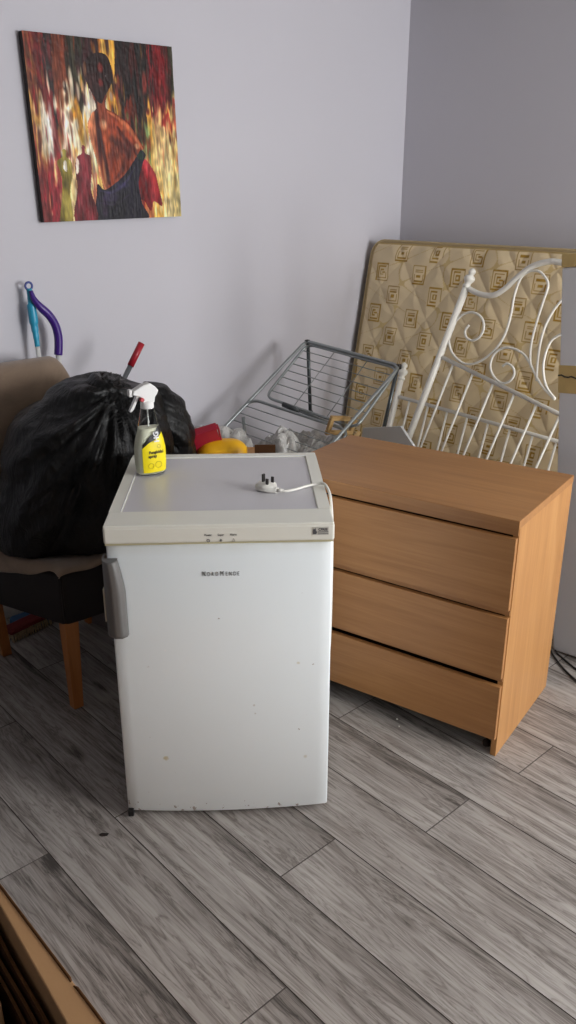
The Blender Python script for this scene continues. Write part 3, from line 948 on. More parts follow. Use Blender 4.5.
# ================================================================== PAINTING
def painting():
    t = thing('canvas_painting', 'square red and gold canvas painting of a woman seen from behind, on the wall', 'painting', (1.702, .0, 1.797), 0)
    N = 300; S_ = .602
    u = np.linspace(0, 1, N); U, V = np.meshgrid(u, u)
    def n2(su, sv, sd): return vnoise(U, V, su, sv, sd)
    jit = (n2(26, 5, 1) - .5) * .05 + (n2(60, 14, 2) - .5) * .02
    Uj = U + jit * .6
    Vj = V + (n2(30, 3, 3) - .5) * .20 + (n2(70, 9, 4) - .5) * .07
    C = np.zeros((N, N, 3))
    def cols(stops):
        o = np.zeros((N, N, 3)); xs = [s[0] for s in stops]
        idx = np.clip(np.searchsorted(xs, Uj.ravel(), side='right') - 1, 0, len(stops) - 1).reshape(N, N)
        o[:] = np.array([s[1] for s in stops], float)[idx]; return o
    topc = cols([(0, (132, 78, 50)), (.05, (120, 32, 34)), (.13, (44, 30, 28)), (.17, (128, 66, 40)), (.27, (60, 50, 34)), (.36, (70, 30, 34)), (.42, (60, 24, 26)), (.46, (196, 120, 46)), (.54, (226, 176, 84)),
                 (.58, (52, 26, 26)), (.66, (34, 28, 26)), (.76, (64, 48, 40)), (.80, (128, 26, 34)), (.93, (96, 34, 30)), (.97, (60, 56, 40))])
    midc = cols([(0, (214, 168, 100)), (.07, (238, 228, 208)), (.11, (128, 34, 38)), (.155, (46, 34, 30)), (.175, (140, 64, 36)), (.25, (206, 150, 60)), (.30, (222, 178, 84)), (.33, (240, 232, 208)), (.50, (232, 200, 128)),
                 (.56, (84, 50, 32)), (.62, (150, 56, 30)), (.67, (54, 36, 30)), (.74, (70, 52, 34)), (.78, (216, 168, 84)), (.84, (140, 30, 34)), (.90, (222, 176, 96)), (.96, (206, 180, 120))])
    botc = cols([(0, (130, 44, 44)), (.05, (160, 40, 56)), (.12, (214, 150, 110)), (.18, (236, 214, 160)), (.24, (240, 226, 190)), (.34, (216, 140, 110)), (.38, (232, 196, 120)), (.66, (170, 60, 50)), (.72, (196, 128, 84)), (.78, (222, 178, 96)),
                 (.86, (234, 216, 168)), (.93, (226, 206, 150)), (.97, (196, 180, 130))])
    a = np.clip((Vj - .34) / .05, 0, 1)[..., None]; b_ = np.clip((Vj - .60) / .12, 0, 1)[..., None]
    C = topc * (1 - a) + midc * a; C = C * (1 - b_) + botc * b_
    # bright knife-worked patches
    for (cu, cv, ru, rv, c) in ((.08, .50, .045, .14, (244, 238, 226)), (.235, .44, .04, .12, (244, 236, 210)), (.39, .36, .05, .14, (246, 238, 216)), (.25, .56, .10, .06, (244, 234, 214)), (.88, .60, .07, .22, (238, 216, 160)), (.52, .15, .035, .14, (236, 200, 110)),
                                (.66, .36, .07, .05, (34, 26, 24)), (.68, .45, .06, .07, (128, 54, 28)), (.77, .60, .03, .12, (150, 178, 124)), (.31, .14, .05, .16, (64, 58, 38)), (.93, .44, .05, .04, (170, 40, 36)), (.70, .14, .03, .12, (90, 34, 30))):
        d = ((U - cu + jit) / ru) ** 2 + ((Vj - cv) / rv) ** 2
        k = np.clip(1.5 - d, 0, 1)[..., None] * .85; C = C * (1 - k) + np.array(c, float) * k
    # brush streaks
    st = (n2(90, 6, 5) - .5) * 30 + (n2(36, 3, 6) - .5) * 34 + (n2(140, 40, 7) - .5) * 18
    C = C + st[..., None]
    # short palette-knife dabs that drag neighbouring colours over each other
    rg = np.random.default_rng(5)
    for _ in range(520):
        cu, cv = rg.random(), rg.random(); w_ = rg.uniform(.004, .016); l_ = rg.uniform(.02, .09)
        i0, i1 = int(max(0, (cv - l_) * N)), int(min(N, (cv + l_) * N) + 1); j0, j1 = int(max(0, (cu - w_) * N)), int(min(N, (cu + w_) * N) + 1)
        su = int(np.clip((cu + rg.normal(0, .06)) * N, 0, N - 1)); sv = int(np.clip((cv + rg.normal(0, .10)) * N, 0, N - 1))
        c = C[sv, su] * rg.uniform(.75, 1.2); jj = slice(j0, j1); ii = slice(i0, i1)
        if i1 <= i0 or j1 <= j0: continue
        d = np.clip(1.2 - np.abs((V[ii, jj] - cv) / l_) ** 2 - ((U[ii, jj] - cu + jit[ii, jj] * .3) / w_) ** 2, 0, 1) * .8
        C[ii, jj] = C[ii, jj] * (1 - d[..., None]) + c * d[..., None]
    def fill(P, c, var=26, sd=9, soft=None):
        nonlocal C
        Q = catmull([Vector((p[0], p[1], 0)) for p in P], 4, True); m = inpoly(U + jit * .12, V, [(p.x, p.y) for p in Q])
        k = (n2(24, 9, sd) - .5) * var * 2
        C = np.where(m[..., None], np.array(c, float) + k[..., None], C)
        return m
    # the woman's red sleeve / cloth
    fill([(.735, .645), (.81, .726), (.831, .809), (.85, .93), (.79, .90), (.76, .96), (.72, .90), (.677, .869), (.675, .746)], (150, 36, 44), 40, 12)
    body = [(.403, .272), (.505, .285), (.485, .36), (.555, .395), (.65, .459), (.707, .536), (.742, .585), (.7, .615), (.669, .665), (.624, .726), (.568, .766), (.486, .815), (.434, .825), (.416, .765), (.392, .647), (.363, .533), (.358, .458), (.388, .401), (.424, .363)]
    m = fill(body, (146, 72, 44), 20, 13)
    def blot(cu, cv, ru, rv, c, mask, al=.8):
        nonlocal C
        d = ((U - cu) / ru) ** 2 + ((V - cv) / rv) ** 2
        k = (np.clip(1.3 - d, 0, 1) * al)[..., None] * mask[..., None]; C = C * (1 - k) + np.array(c, float) * k
    blot(.40, .44, .03, .10, (224, 156, 116), m); blot(.46, .46, .028, .035, (226, 186, 150), m); blot(.60, .46, .05, .03, (206, 116, 74), m); blot(.52, .62, .03, .10, (104, 44, 28), m); blot(.54, .47, .05, .05, (176, 84, 50), m); blot(.47, .57, .04, .10, (186, 98, 56), m); blot(.56, .58, .05, .05, (92, 38, 26), m)
    blot(.42, .50, .012, .18, (70, 26, 20), m); blot(.385, .50, .012, .12, (208, 136, 100), m); blot(.64, .53, .05, .05, (186, 92, 58), m); blot(.62, .60, .03, .06, (86, 34, 26), m); blot(.69, .575, .022, .018, (216, 170, 134), m)
    blot(.445, .70, .012, .12, (226, 166, 120), m); blot(.43, .33, .015, .06, (196, 120, 76), m); blot(.50, .70, .05, .07, (160, 74, 42), m)
    def stroke(P, wd, c, al, mask=None):
        nonlocal C
        Q = catmull([Vector((p[0], p[1], 0)) for p in P], 10); D = np.full(U.shape, 9.0)
        for k, p in enumerate(Q):
            ww = wd * (1 - .55 * abs(k / (len(Q) - 1) * 2 - 1)); D = np.minimum(D, np.hypot(U - p.x, V - p.y) / ww)
        k = np.clip(1.35 - D, 0, 1)[..., None] * al
        if mask is not None: k = k * mask[..., None]
        C = C * (1 - k) + np.array(c, float) * k
    stroke([(.392, .385), (.365, .46), (.368, .54), (.397, .65), (.42, .76), (.438, .82)], .016, (226, 160, 118), .9, m)
    stroke([(.430, .32), (.422, .40), (.432, .50), (.448, .62), (.462, .72), (.468, .79)], .022, (70, 24, 18), .85, m)
    stroke([(.447, .42), (.456, .52), (.470, .64), (.480, .74)], .010, (198, 108, 66), .7, m)
    stroke([(.50, .385), (.57, .42), (.64, .475), (.70, .55), (.73, .59)], .014, (222, 142, 98), .7, m)
    stroke([(.56, .47), (.60, .53), (.66, .58), (.68, .62)], .020, (76, 28, 20), .7, m)
    stroke([(.52, .56), (.55, .64), (.54, .72)], .022, (176, 92, 54), .6, m)
    stroke([(.60, .64), (.58, .70), (.52, .76)], .018, (88, 36, 24), .6, m)
    # hair with reddish lights
    hm = fill([(.360, .16), (.368, .131), (.408, .093), (.469, .071), (.527, .085), (.552, .146), (.548, .219), (.525, .262), (.485, .31), (.463, .343), (.429, .326), (.388, .264), (.364, .202)], (58, 26, 24), 16, 15)
    blot(.475, .15, .02, .03, (150, 52, 40), hm); blot(.47, .23, .017, .025, (130, 40, 34), hm); blot(.37, .16, .012, .05, (150, 110, 80), hm)
    # dark blue dress
    dm = fill([(.370, .86), (.386, .790), (.434, .825), (.515, .785), (.598, .726), (.671, .645), (.715, .595), (.752, .625), (.72, .685), (.684, .787), (.70, .911), (.73, 1.01), (.367, 1.01)], (36, 30, 48), 14, 16)
    blot(.47, .87, .07, .03, (84, 70, 104), dm, .6); blot(.56, .80, .05, .02, (70, 66, 100), dm, .6); blot(.71, .63, .025, .03, (36, 74, 56), dm, .8); blot(.42, .93, .02, .06, (96, 60, 90), dm, .4)
    stroke([(.40, .83), (.48, .84), (.58, .79), (.66, .70)], .012, (96, 84, 128), .6, dm)
    stroke([(.39, .90), (.50, .91), (.60, .86)], .010, (82, 62, 96), .5, dm)
    stroke([(.45, .97), (.52, .90), (.60, .84)], .012, (16, 12, 20), .6, dm)
    stroke([(.76, .68), (.80, .76), (.81, .86)], .014, (196, 70, 66), .6)
    stroke([(.71, .70), (.74, .82), (.77, .93)], .014, (96, 20, 34), .6)
    # two distant figures
    fill([(.170, .602), (.193, .602), (.193, .639), (.222, .668), (.218, .744), (.196, .841), (.19, 1.0), (.107, 1.0), (.136, .86), (.147, .744), (.128, .668), (.165, .640)], (150, 136, 62), 40, 17)
    fill([(.175, .66), (.19, .67), (.185, .72), (.165, .70)], (235, 225, 210), 10, 18)
    fill([(.303, .576), (.322, .581), (.322, .619), (.355, .638), (.351, .725), (.335, .824), (.365, 1.0), (.205, 1.0), (.242, .822), (.239, .706), (.262, .639), (.298, .619)], (122, 34, 44), 40, 19)
    fill([(.255, .65), (.27, .66), (.262, .72), (.245, .73)], (232, 214, 200), 10, 20)
    # loose brush marks over the whole picture
    C = C * (1 + ((n2(150, 24, 41) - .5) * .34 + (n2(40, 30, 42) - .5) * .22)[..., None])
    C = (C / 255.0).clip(0, 1) ** 1.28 * 255 * 1.02
    relief = (n2(120, 20, 5) + n2(60, 60, 8)) * .0009
    co = np.zeros((N, N, 3)); co[..., 0] = S_ / 2 - U * S_; co[..., 1] = .0302 + relief; co[..., 2] = S_ / 2 - V * S_
    g = grid_mesh('painted_canvas', co, N, N, lin_np(C), attr_mat('oil_paint', .5, .3), t)
    B().box((-S_ / 2, .006, -S_ / 2), (S_ / 2, .0300, S_ / 2), .001).build('canvas_edge', plain('canvas_side_dark', (34, 24, 24), .7), t)
    t.rotation_euler = (0, math.radians(1.1), 0)


painting()


# ================================================================== MATTRESS
def mattress():
    t = thing('mattress', 'beige quilted double mattress with gold key pattern, on its side against the right wall', 'mattress', (.50, .035, 0))
    lean = math.atan(.25 / 1.35); Lh, Ww, T = 1.90, 1.398, .205
    e2 = Vector((-math.sin(lean), 0, math.cos(lean))); nrm = Vector((math.cos(lean), 0, math.sin(lean))); e1 = Vector((0, 1, 0))
    NU, NV = 480, 350
    U, V = np.meshgrid(np.linspace(0, Lh, NU), np.linspace(0, Ww, NV))
    # quilting: slightly wavy diamonds
    wob = (vnoise(U, V, 6, 6, 31) - .5) * .03
    p = (U * 1.0 + V * .80 + wob) / .21; q = (U * 1.0 - V * .80 + wob) / .21
    dp = np.abs(p - np.round(p)); dq = np.abs(q - np.round(q))
    puff = np.minimum(dp * 1.6, dq)
    h = .008 * np.clip(puff / .36, 0, 1) ** .5 + (vnoise(U, V, 22, 22, 32) - .5) * .004
    ed = np.minimum(np.minimum(U, Lh - U), np.minimum(V, Ww - V))
    h = h * np.clip(ed / .03, 0, 1) - .020 * (1 - np.clip(ed / .022, 0, 1)) ** 2
    # ground colour and woven motifs
    base = np.array((232, 211, 172.)); C = np.zeros((NV, NU, 3)) + base
    C += ((vnoise(U, V, 16, 9, 33) - .5) * 26)[..., None] * np.array((1, .9, .7))
    gold = np.array((172, 130, 30.))
    sx, sy = .225, .100
    row = np.floor(V / sy).astype(int); off = np.where(row % 2 == 0, 0.1, .6)
    cu = np.floor(U / sx + off); lu = (U / sx + off - cu - .5) * sx; lv = (V / sy - row - .5) * sy
    rr = vnoise(cu, row.astype(float), 1, 1, 34); ty_ = (np.abs(cu * 7 + row * 3) % 3).astype(int)
    lv = lv + (rr - .5) * .012; lu = lu + (vnoise(cu, row.astype(float), 1, 1, 35) - .5) * .03
    ax, ay = np.abs(lu) / .037, np.abs(lv) / .043; m = np.maximum(ax, ay)
    ring = lambda a, b: (m > a) & (m < b)
    g = np.zeros(U.shape, bool)
    g |= (ty_ == 0) & (ring(.86, 1.0) | ring(.56, .70) & ~((lu > 0) & (lv > 0) & (ay < ax)) | ring(.2, .34) & (lu < .008) | ((np.abs(lv) < .004) & (lu > 0) & (lu < .018)))
    g |= (ty_ == 1) & (ring(.88, 1.0) | (ring(.6, .72) & (lv < .004)) | ((np.abs(lv - .014) < .003) & (np.abs(lu) < .022)) | ((np.abs(lv - .022) < .002) & (np.abs(lu) < .022)) | ((m < .3) & (lv < 0)))
    g |= (ty_ == 2) & ((ring(.84, 1.0) & ~((lu > .01) & (lv < -.02))) | (ring(.5, .66) & (lu < .012)) | (ring(.15, .3)))
    al = (.92 * g * (.75 + .5 * vnoise(U, V, 60, 60, 36)))[..., None]
    # thin connecting vines
    vine = (np.abs(np.sin(U * 24 + 2.2 * np.sin(V * 17)) * .5 + np.sin(V * 30) * .5) < .035) & ~(m < 1.05)
    al = np.maximum(al, (.28 * vine)[..., None])
    C = C * (1 - al) + gold * al
    edge = (ed < .02)[..., None]; C = np.where(edge, np.array((188, 160, 104.)), C)
    # round the corners
    r = .075; vb = np.minimum(V, Ww - V); inset = np.where(vb < r, r - np.sqrt(np.maximum(0, r * r - (r - vb) ** 2)), 0)
    Ux = inset + U * (Lh - 2 * inset) / Lh
    E1, E2, Nn = [np.array(x) for x in (e1, e2, nrm)]
    co = Ux[..., None] * E1 + V[..., None] * E2 + h[..., None] * Nn
    g_ = grid_mesh('quilted_cover', co, NU, NV, lin_np(C), attr_mat('damask', .6, .35, .15, 500), t)
    # side band and back
    def outline(k=10):
        pts = []
        for cx_, cy_, a0 in ((Lh - r, r, -PI / 2), (Lh - r, Ww - r, 0), (r, Ww - r, PI / 2), (r, r, PI)):
            for i in range(k + 1):
                a = a0 + PI / 2 * i / k; pts.append((cx_ + r * math.cos(a), cy_ + r * math.sin(a)))
        return pts
    ol = outline(); b = B(); rings = []
    for d_, s_ in ((-.004, -.002), (-.02, .004), (-T / 2, .008), (-T + .02, .004), (-T + .004, -.002)):
        ring_ = []
        for x, y in ol:
            cx_, cy_ = Lh / 2, Ww / 2; l = math.hypot(x - cx_, y - cy_); k = 1 + s_ / l
            ring_.append(b.bm.verts.new(e1 * (cx_ + (x - cx_) * k) + e2 * (cy_ + (y - cy_) * k) + nrm * d_))
        rings.append(ring_)
    n = len(ol)
    for i in range(len(rings) - 1):
        for k in range(n):
            f = b.bm.faces.new((rings[i][k], rings[i][(k + 1) % n], rings[i + 1][(k + 1) % n], rings[i + 1][k])); f.smooth = True
    b.bm.faces.new(rings[-1]); b.bm.faces.new(rings[0][::-1])
    b.build('side_band', plain('band_beige', (196, 174, 134), .7, var=.15, scale=30), t)
    pm = plain('piping_gold', (198, 176, 132), .6)
    B().tube([e1 * x + e2 * y + nrm * -.006 for x, y in ol], .006, 8, closed=True).build('piping', pm, t)
    B().tube([e1 * x + e2 * y + nrm * (-T + .006) for x, y in ol], .006, 8, closed=True).build('piping', pm, t)


mattress()


# ================================================================== BED ENDS
def bed_end(name, label, base_x, lean, post, ang, tall):
    """one white tubular bed end; local (u, v) plane coordinates, origin at the top of the left post"""
    t = thing(name, label, name.replace('bed_', ''), (base_x, 0, 0))
    E1 = Vector((0, 1, 0)); E2 = Vector((-math.sin(lean), 0, math.cos(lean))); Nn = Vector((math.cos(lean), 0, math.sin(lean)))
    ca, sa = math.cos(ang), math.sin(ang)
    def P(u, v, d=0.0):
        x = post[0] + u * ca + v * sa; y = post[1] - u * sa + v * ca
        return E1 * x + E2 * y + Nn * d
    wm = M_white_metal; W = 1.37
    A = (P(0, 1) - P(0, 0)).normalized()
    low = -(1.12 if tall else .62) + 0
    for u in (0, W):
        # keep the leg just above the floor
        lo_v = low
        while P(u, lo_v).z < .012: lo_v += .005
        pb = B().tube([P(u, lo_v), P(u, -.002)], .0155 if tall else .014, 16)
        pb.lathe([(.0155, 0), (.0175, .002), (.0175, .010), (.012, .016), (.021, .030), (.0235, .038), (.020, .047), (.010, .053), (.0125, .058), (.0155, .066), (.013, .074), (.004, .081)], P(u, -.004), A, 20)
        pb.build('post', wm, t)
    if tall:
        L = lambda pts: [P(*p) for p in pts]
        def loc(pts):   # plane coordinates -> local
            o = []
            for x, y in pts:
                dx, dy = x - post[0], y - post[1]; o.append((dx * ca - dy * sa, dx * sa + dy * ca))
            return o
        topc = loc([(.802, 1.245), (.873, 1.225), (.94, 1.225), (.989, 1.255), (1.033, 1.30), (1.085, 1.345), (1.148, 1.368), (1.21, 1.37)])
        uc = W / 2
        topc = [p for p in topc if p[0] < uc - .06]
        full = topc + [(uc - .10, topc[-1][1] + .028), (uc, topc[-1][1] + .038)]
        full = full + [(W - u, v) for u, v in full[-2::-1]]
        B().tube(L(full), .0115, 12, smooth=6).build('top_rail', wm, t)
        rail = loc([(.726, .943), (1.326, .821)])
        rv = (rail[0][1] + rail[1][1]) / 2
        B().tube([P(0, rv), P(W, rv)], .009, 12).build('middle_rail', wm, t)
        lowr = -1.0
        B().tube([P(0, lowr + .12), P(W, lowr + .12)], .009, 12).build('lower_rail', wm, t)
        S1 = loc([(.851, 1.095), (.837, 1.07), (.851, 1.043), (.883, 1.035), (.914, 1.053), (.926, 1.092), (.906, 1.13), (.862, 1.148), (.815, 1.137), (.775, 1.095), (.762, 1.032), (.788, .977), (.841, .942), (.893, .937), (.946, .96), (1.001, 1.013), (1.032, 1.08), (1.04, 1.159), (1.038, 1.228), (1.049, 1.297), (1.078, 1.326), (1.12, 1.333), (1.157, 1.312), (1.178, 1.28), (1.171, 1.219), (1.162, 1.142), (1.158, 1.066), (1.166, 1.005), (1.179, .965)])
        S2 = loc([(1.05, .951), (1.069, .965), (1.097, .955), (1.111, .93), (1.099, .9), (1.066, .885), (1.024, .901), (.994, .94), (.997, .988), (1.028, 1.019), (1.072, 1.028), (1.13, 1.014), (1.17, .981), (1.212, .933), (1.256, .893), (1.311, .86)])
        C3 = loc([(1.262, 1.250), (1.243, 1.225), (1.222, 1.189), (1.203, 1.132), (1.197, 1.071), (1.201, 1.009), (1.209, .952), (1.217, .917)])
        C4 = loc([(1.30, 1.118), (1.266, 1.1), (1.241, 1.077), (1.229, 1.029), (1.231, .976), (1.249, .926), (1.274, .891), (1.311, .863)])
        for c in (S1, S2, C3, C4):
            for mir in (0, 1):
                pts = [(W - u, v) if mir else (u, v) for u, v in c]
                B().tube([P(u, v, .001 if mir else -.001) for u, v in pts], .0052, 8, smooth=5).build('scroll', wm, t)
        for k in range(12):
            u = .08 + .11 * k
            B().tube([P(u, rv), P(u, lowr + .12)], .0052, 8).build('bar', wm, t)
    else:
        rv = -.082
        B().tube([P(0, rv), P(W, rv)], .0085, 12).build('top_rail', wm, t)
        B().tube([P(0, -.46), P(W, -.46)], .0085, 12).build('lower_rail', wm, t)
        for k in range(12):
            u = .08 + .11 * k
            B().tube([P(u, rv), P(u, -.46)], .0052, 8).build('bar', wm, t)
    return t


bed_end('bed_headboard', 'tall white metal bed headboard with scrolls and finials, leaning askew in front of the mattress', .75, .20, (.802, 1.249), math.radians(13), True)
bed_end('bed_footboard', 'low white metal bed footboard with plain bars, behind the scrolled headboard', .68, .25, (.457, .801), math.radians(2.5), False)


# ================================================================== PALE PANEL AT THE RIGHT
def panel():
    a = math.radians(-6.0)
    t = thing('divan_base', 'tall pale grey divan base on end at the right edge, with gold-tan tape bands', 'divan base', (.925, 1.617, 0))
    g = plain('pale_grey_cloth', (238, 242, 248), .65, var=.03)
    tp = plain('tan_tape', (228, 200, 134), .45, var=.12, scale=20)
    T, Wd, Hh = .11, .46, 1.372
    R_ = Matrix.Rotation(a, 3, 'X').inverted() if False else Matrix.Rotation(-a, 3, 'X')
    def mk(lo_, hi_, bev): return B().box(lo_, hi_, bev, 2, rot=R_)
    mk((-T, 0, 0), (0, Wd, Hh), .008).build('body', g, t)
    b = mk((-T - .001, -.001, Hh - .0005), (.0015, Wd + .001, Hh + .042), .004); b.build('edge_tape', tp, t)
    b = mk((-T - .0015, -.0015, .963), (.0018, Wd + .0015, 1.056), .0008)
    bt = b.build('tape_band', tp, t)
    # ragged dark tear along the middle of the band
    pts = []
    for i in range(30):
        y = -.001 + i * .012; pts.append(R_ @ Vector((.0022, y, 1.022 + .003 * math.sin(i * 1.9) - .006 * math.exp(-((i - 6) / 4) ** 2) + (.006 if 8 < i < 13 else 0))))
    B().tube(pts, .0028, 6).build('tear', plain('tear_dark', (70, 64, 56), .8), bt)
    # tiny stand-off feet on the floor side
    B().box((-.09, .0, .0), (-.03, .05, .012), .002).build('foot', M_black, t)


panel()


# ================================================================== CLOTHES AIRER
def airer():
    t = thing('clothes_airer', 'folding grey metal clothes airer tipped up in the corner behind the drawers', 'clothes airer', (1.05, .45, 0))
    o = Vector((1.05, .45, 0)); G = M_grey_tube; r = .0075
    P1 = Vector((.855, .20, .963)); P2 = Vector((.785, .70, .912))
    d = Vector((.830, .0, -.545)).normalized(); Ln = .80
    P4 = P1 + d * Ln; P3 = P2 + d * Ln
    def rr(pts, rad, k=6):      # rounded polygon loop
        out = []; n = len(pts)
        for i in range(n):
            a, c, e = pts[i - 1], pts[i], pts[(i + 1) % n]
            u = (a - c).normalized() * rad; v = (e - c).normalized() * rad
            for j in range(k + 1):
                s_ = j / k; out.append((c + u) * (1 - s_) ** 2 + c * 2 * s_ * (1 - s_) + (c + v) * s_ ** 2)
        return [p - o for p in out]
    B().tube(rr([P1, P2, P3, P4], .035), r, 12, closed=True).build('main_frame', G, t)
    # upper wing folded underneath
    up_ = Vector((0, 0, -.012))
    W1 = P1.lerp(P2, .015) + up_; W2 = P1.lerp(P2, .985) + up_
    Q1 = Vector((1.115, .215, .748)); Q2 = Vector((1.045, .70, .690))
    B().tube(rr([W1, W2, Q2, Q1], .045), r * .85, 12, closed=True).build('upper_wing_frame', G, t)
    for k in range(1, 8):
        s_ = k / 8.0
        B().tube([W1.lerp(Q1, s_) - o, W2.lerp(Q2, s_) - o], .0021, 6).build('drying_wire', G, t)
    for k in (.32, .68):
        B().tube([W1.lerp(W2, k) - o, Q1.lerp(Q2, k) - o + Vector((0, 0, -.004))], .0018, 6).build('cross_wire', G, t)
    # lower wing, lying just above the main frame
    K1 = Vector((1.195, .215, .752)); K2 = Vector((1.085, .705, .686)); off = Vector((.0, .0, .020))
    K4 = K1 + d * .40; K3 = K2 + d * .40
    B().tube(rr([K1, K2, K3, K4], .05), r * .85, 12, closed=True).build('lower_wing_frame', M_steel if False else G, t)
    for k in range(1, 9):
        s_ = k / 9.0
        B().tube([K1.lerp(K4, s_) - o, K2.lerp(K3, s_) - o], .0021, 6).build('drying_wire', G, t)
    # hanging legs with black end caps
    for a, c in ((P1 + Vector((0, .012, 0)), Vector((.835, .212, .632))), (P2 + Vector((0, -.012, 0)), Vector((.875, .690, .60)))):
        leg = B().tube([a - o, c - o], .0085, 12).build('leg', plain('dark_tube', (96, 102, 104), .3, .7), t)
        dd = (c - a).normalized()
        B().tube([c - dd * .006 - o, c + dd * .022 - o], .0115, 12).build('end_cap', M_black, leg)
    for p in (P1, P2):
        B().box((-.010, -.010, -.011), (.010, .010, .011), .004, 2, at=p - o + Vector((0, .008 if p is P1 else -.008, -.004))).build('corner_joint', M_black, t)
    # folding brace with black joint and a rear support that reaches the floor
    a = Vector((1.115, .33, .735)); c = Vector((1.02, .60, .665))
    B().tube([a - o, c - o], .006, 10).build('brace', G, t)
    B().tube([a - o, a.lerp(c, .28) - o], .011, 10).build('joint_cover', plain('joint_grey', (60, 64, 66), .4), t)
    for y0_ in (.24, .66):
        B().tube([P1.lerp(P4, .62).lerp(P2.lerp(P3, .62), (y0_ - .2) / .5) - o, Vector((1.20, y0_, .012)) - o], .0075, 12).build('floor_leg', G, t)


airer()


# ================================================================== JUNK BEHIND THE FREEZER
def crumple(name, label, cat, cen, size, mat, seed, amp=.05, sc_=7.0, group=None, zfloor=0.0):
    b = B(); cen = Vector(cen)
    off = Vector((seed, seed * 2.3, seed * .7))

    def fn(u, v):
        th = 2 * PI * u; ph = PI * (v - .5)
        d = Vector((math.cos(th) * math.cos(ph), math.sin(th) * math.cos(ph), math.sin(ph)))
        e = Vector((math.copysign(abs(d.x) ** .7, d.x) * size[0], math.copysign(abs(d.y) ** .7, d.y) * size[1], math.copysign(abs(d.z) ** .7, d.z) * size[2]))
        k = amp * (abs(noise.noise(e * sc_ + off)) * 2 - .4) + amp * .55 * (abs(noise.noise(e * sc_ * 2.7 + off)) * 2 - .4) + amp * .25 * noise.noise(e * sc_ * 7 + off)
        p = e + d * k; p = p + cen
        if p.z < zfloor: p.z = zfloor
        return p
    b.grid(fn, 96, 60, wrap=True)
    bmesh.ops.remove_doubles(b.bm, verts=b.bm.verts, dist=1e-5)
    o = b.build(name, mat, smooth=False)
    return tag(o, label, cat, group)


def film_mat():
    n = NT('crumpled_film'); v = n.coords()
    f = n.noise(v, 14, 5, .6, 1.5)
    n.base(n.ramp(f, [(.3, S(186, 184, 180)), (.6, S(226, 224, 220)), (.8, S(244, 243, 240))]), .22, 0, .8)
    n.b.inputs['Transmission Weight'].default_value = .25
    n.bump(n.noise(v, 46, 4, .6, 2), .7, .008); return n.m


M_film = film_mat()
crumple('plastic_wrap', 'crumpled clear plastic wrapping heaped under the clothes airer', 'plastic wrapping', (1.16, .47, .31), (.25, .20, .31), M_film, 3.0, .06)
crumple('plastic_wrap', 'small crumpled heap of clear plastic behind the yellow scoop', 'plastic wrapping', (1.50, .37, .335), (.13, .15, .335), M_film, 9.0, .05)


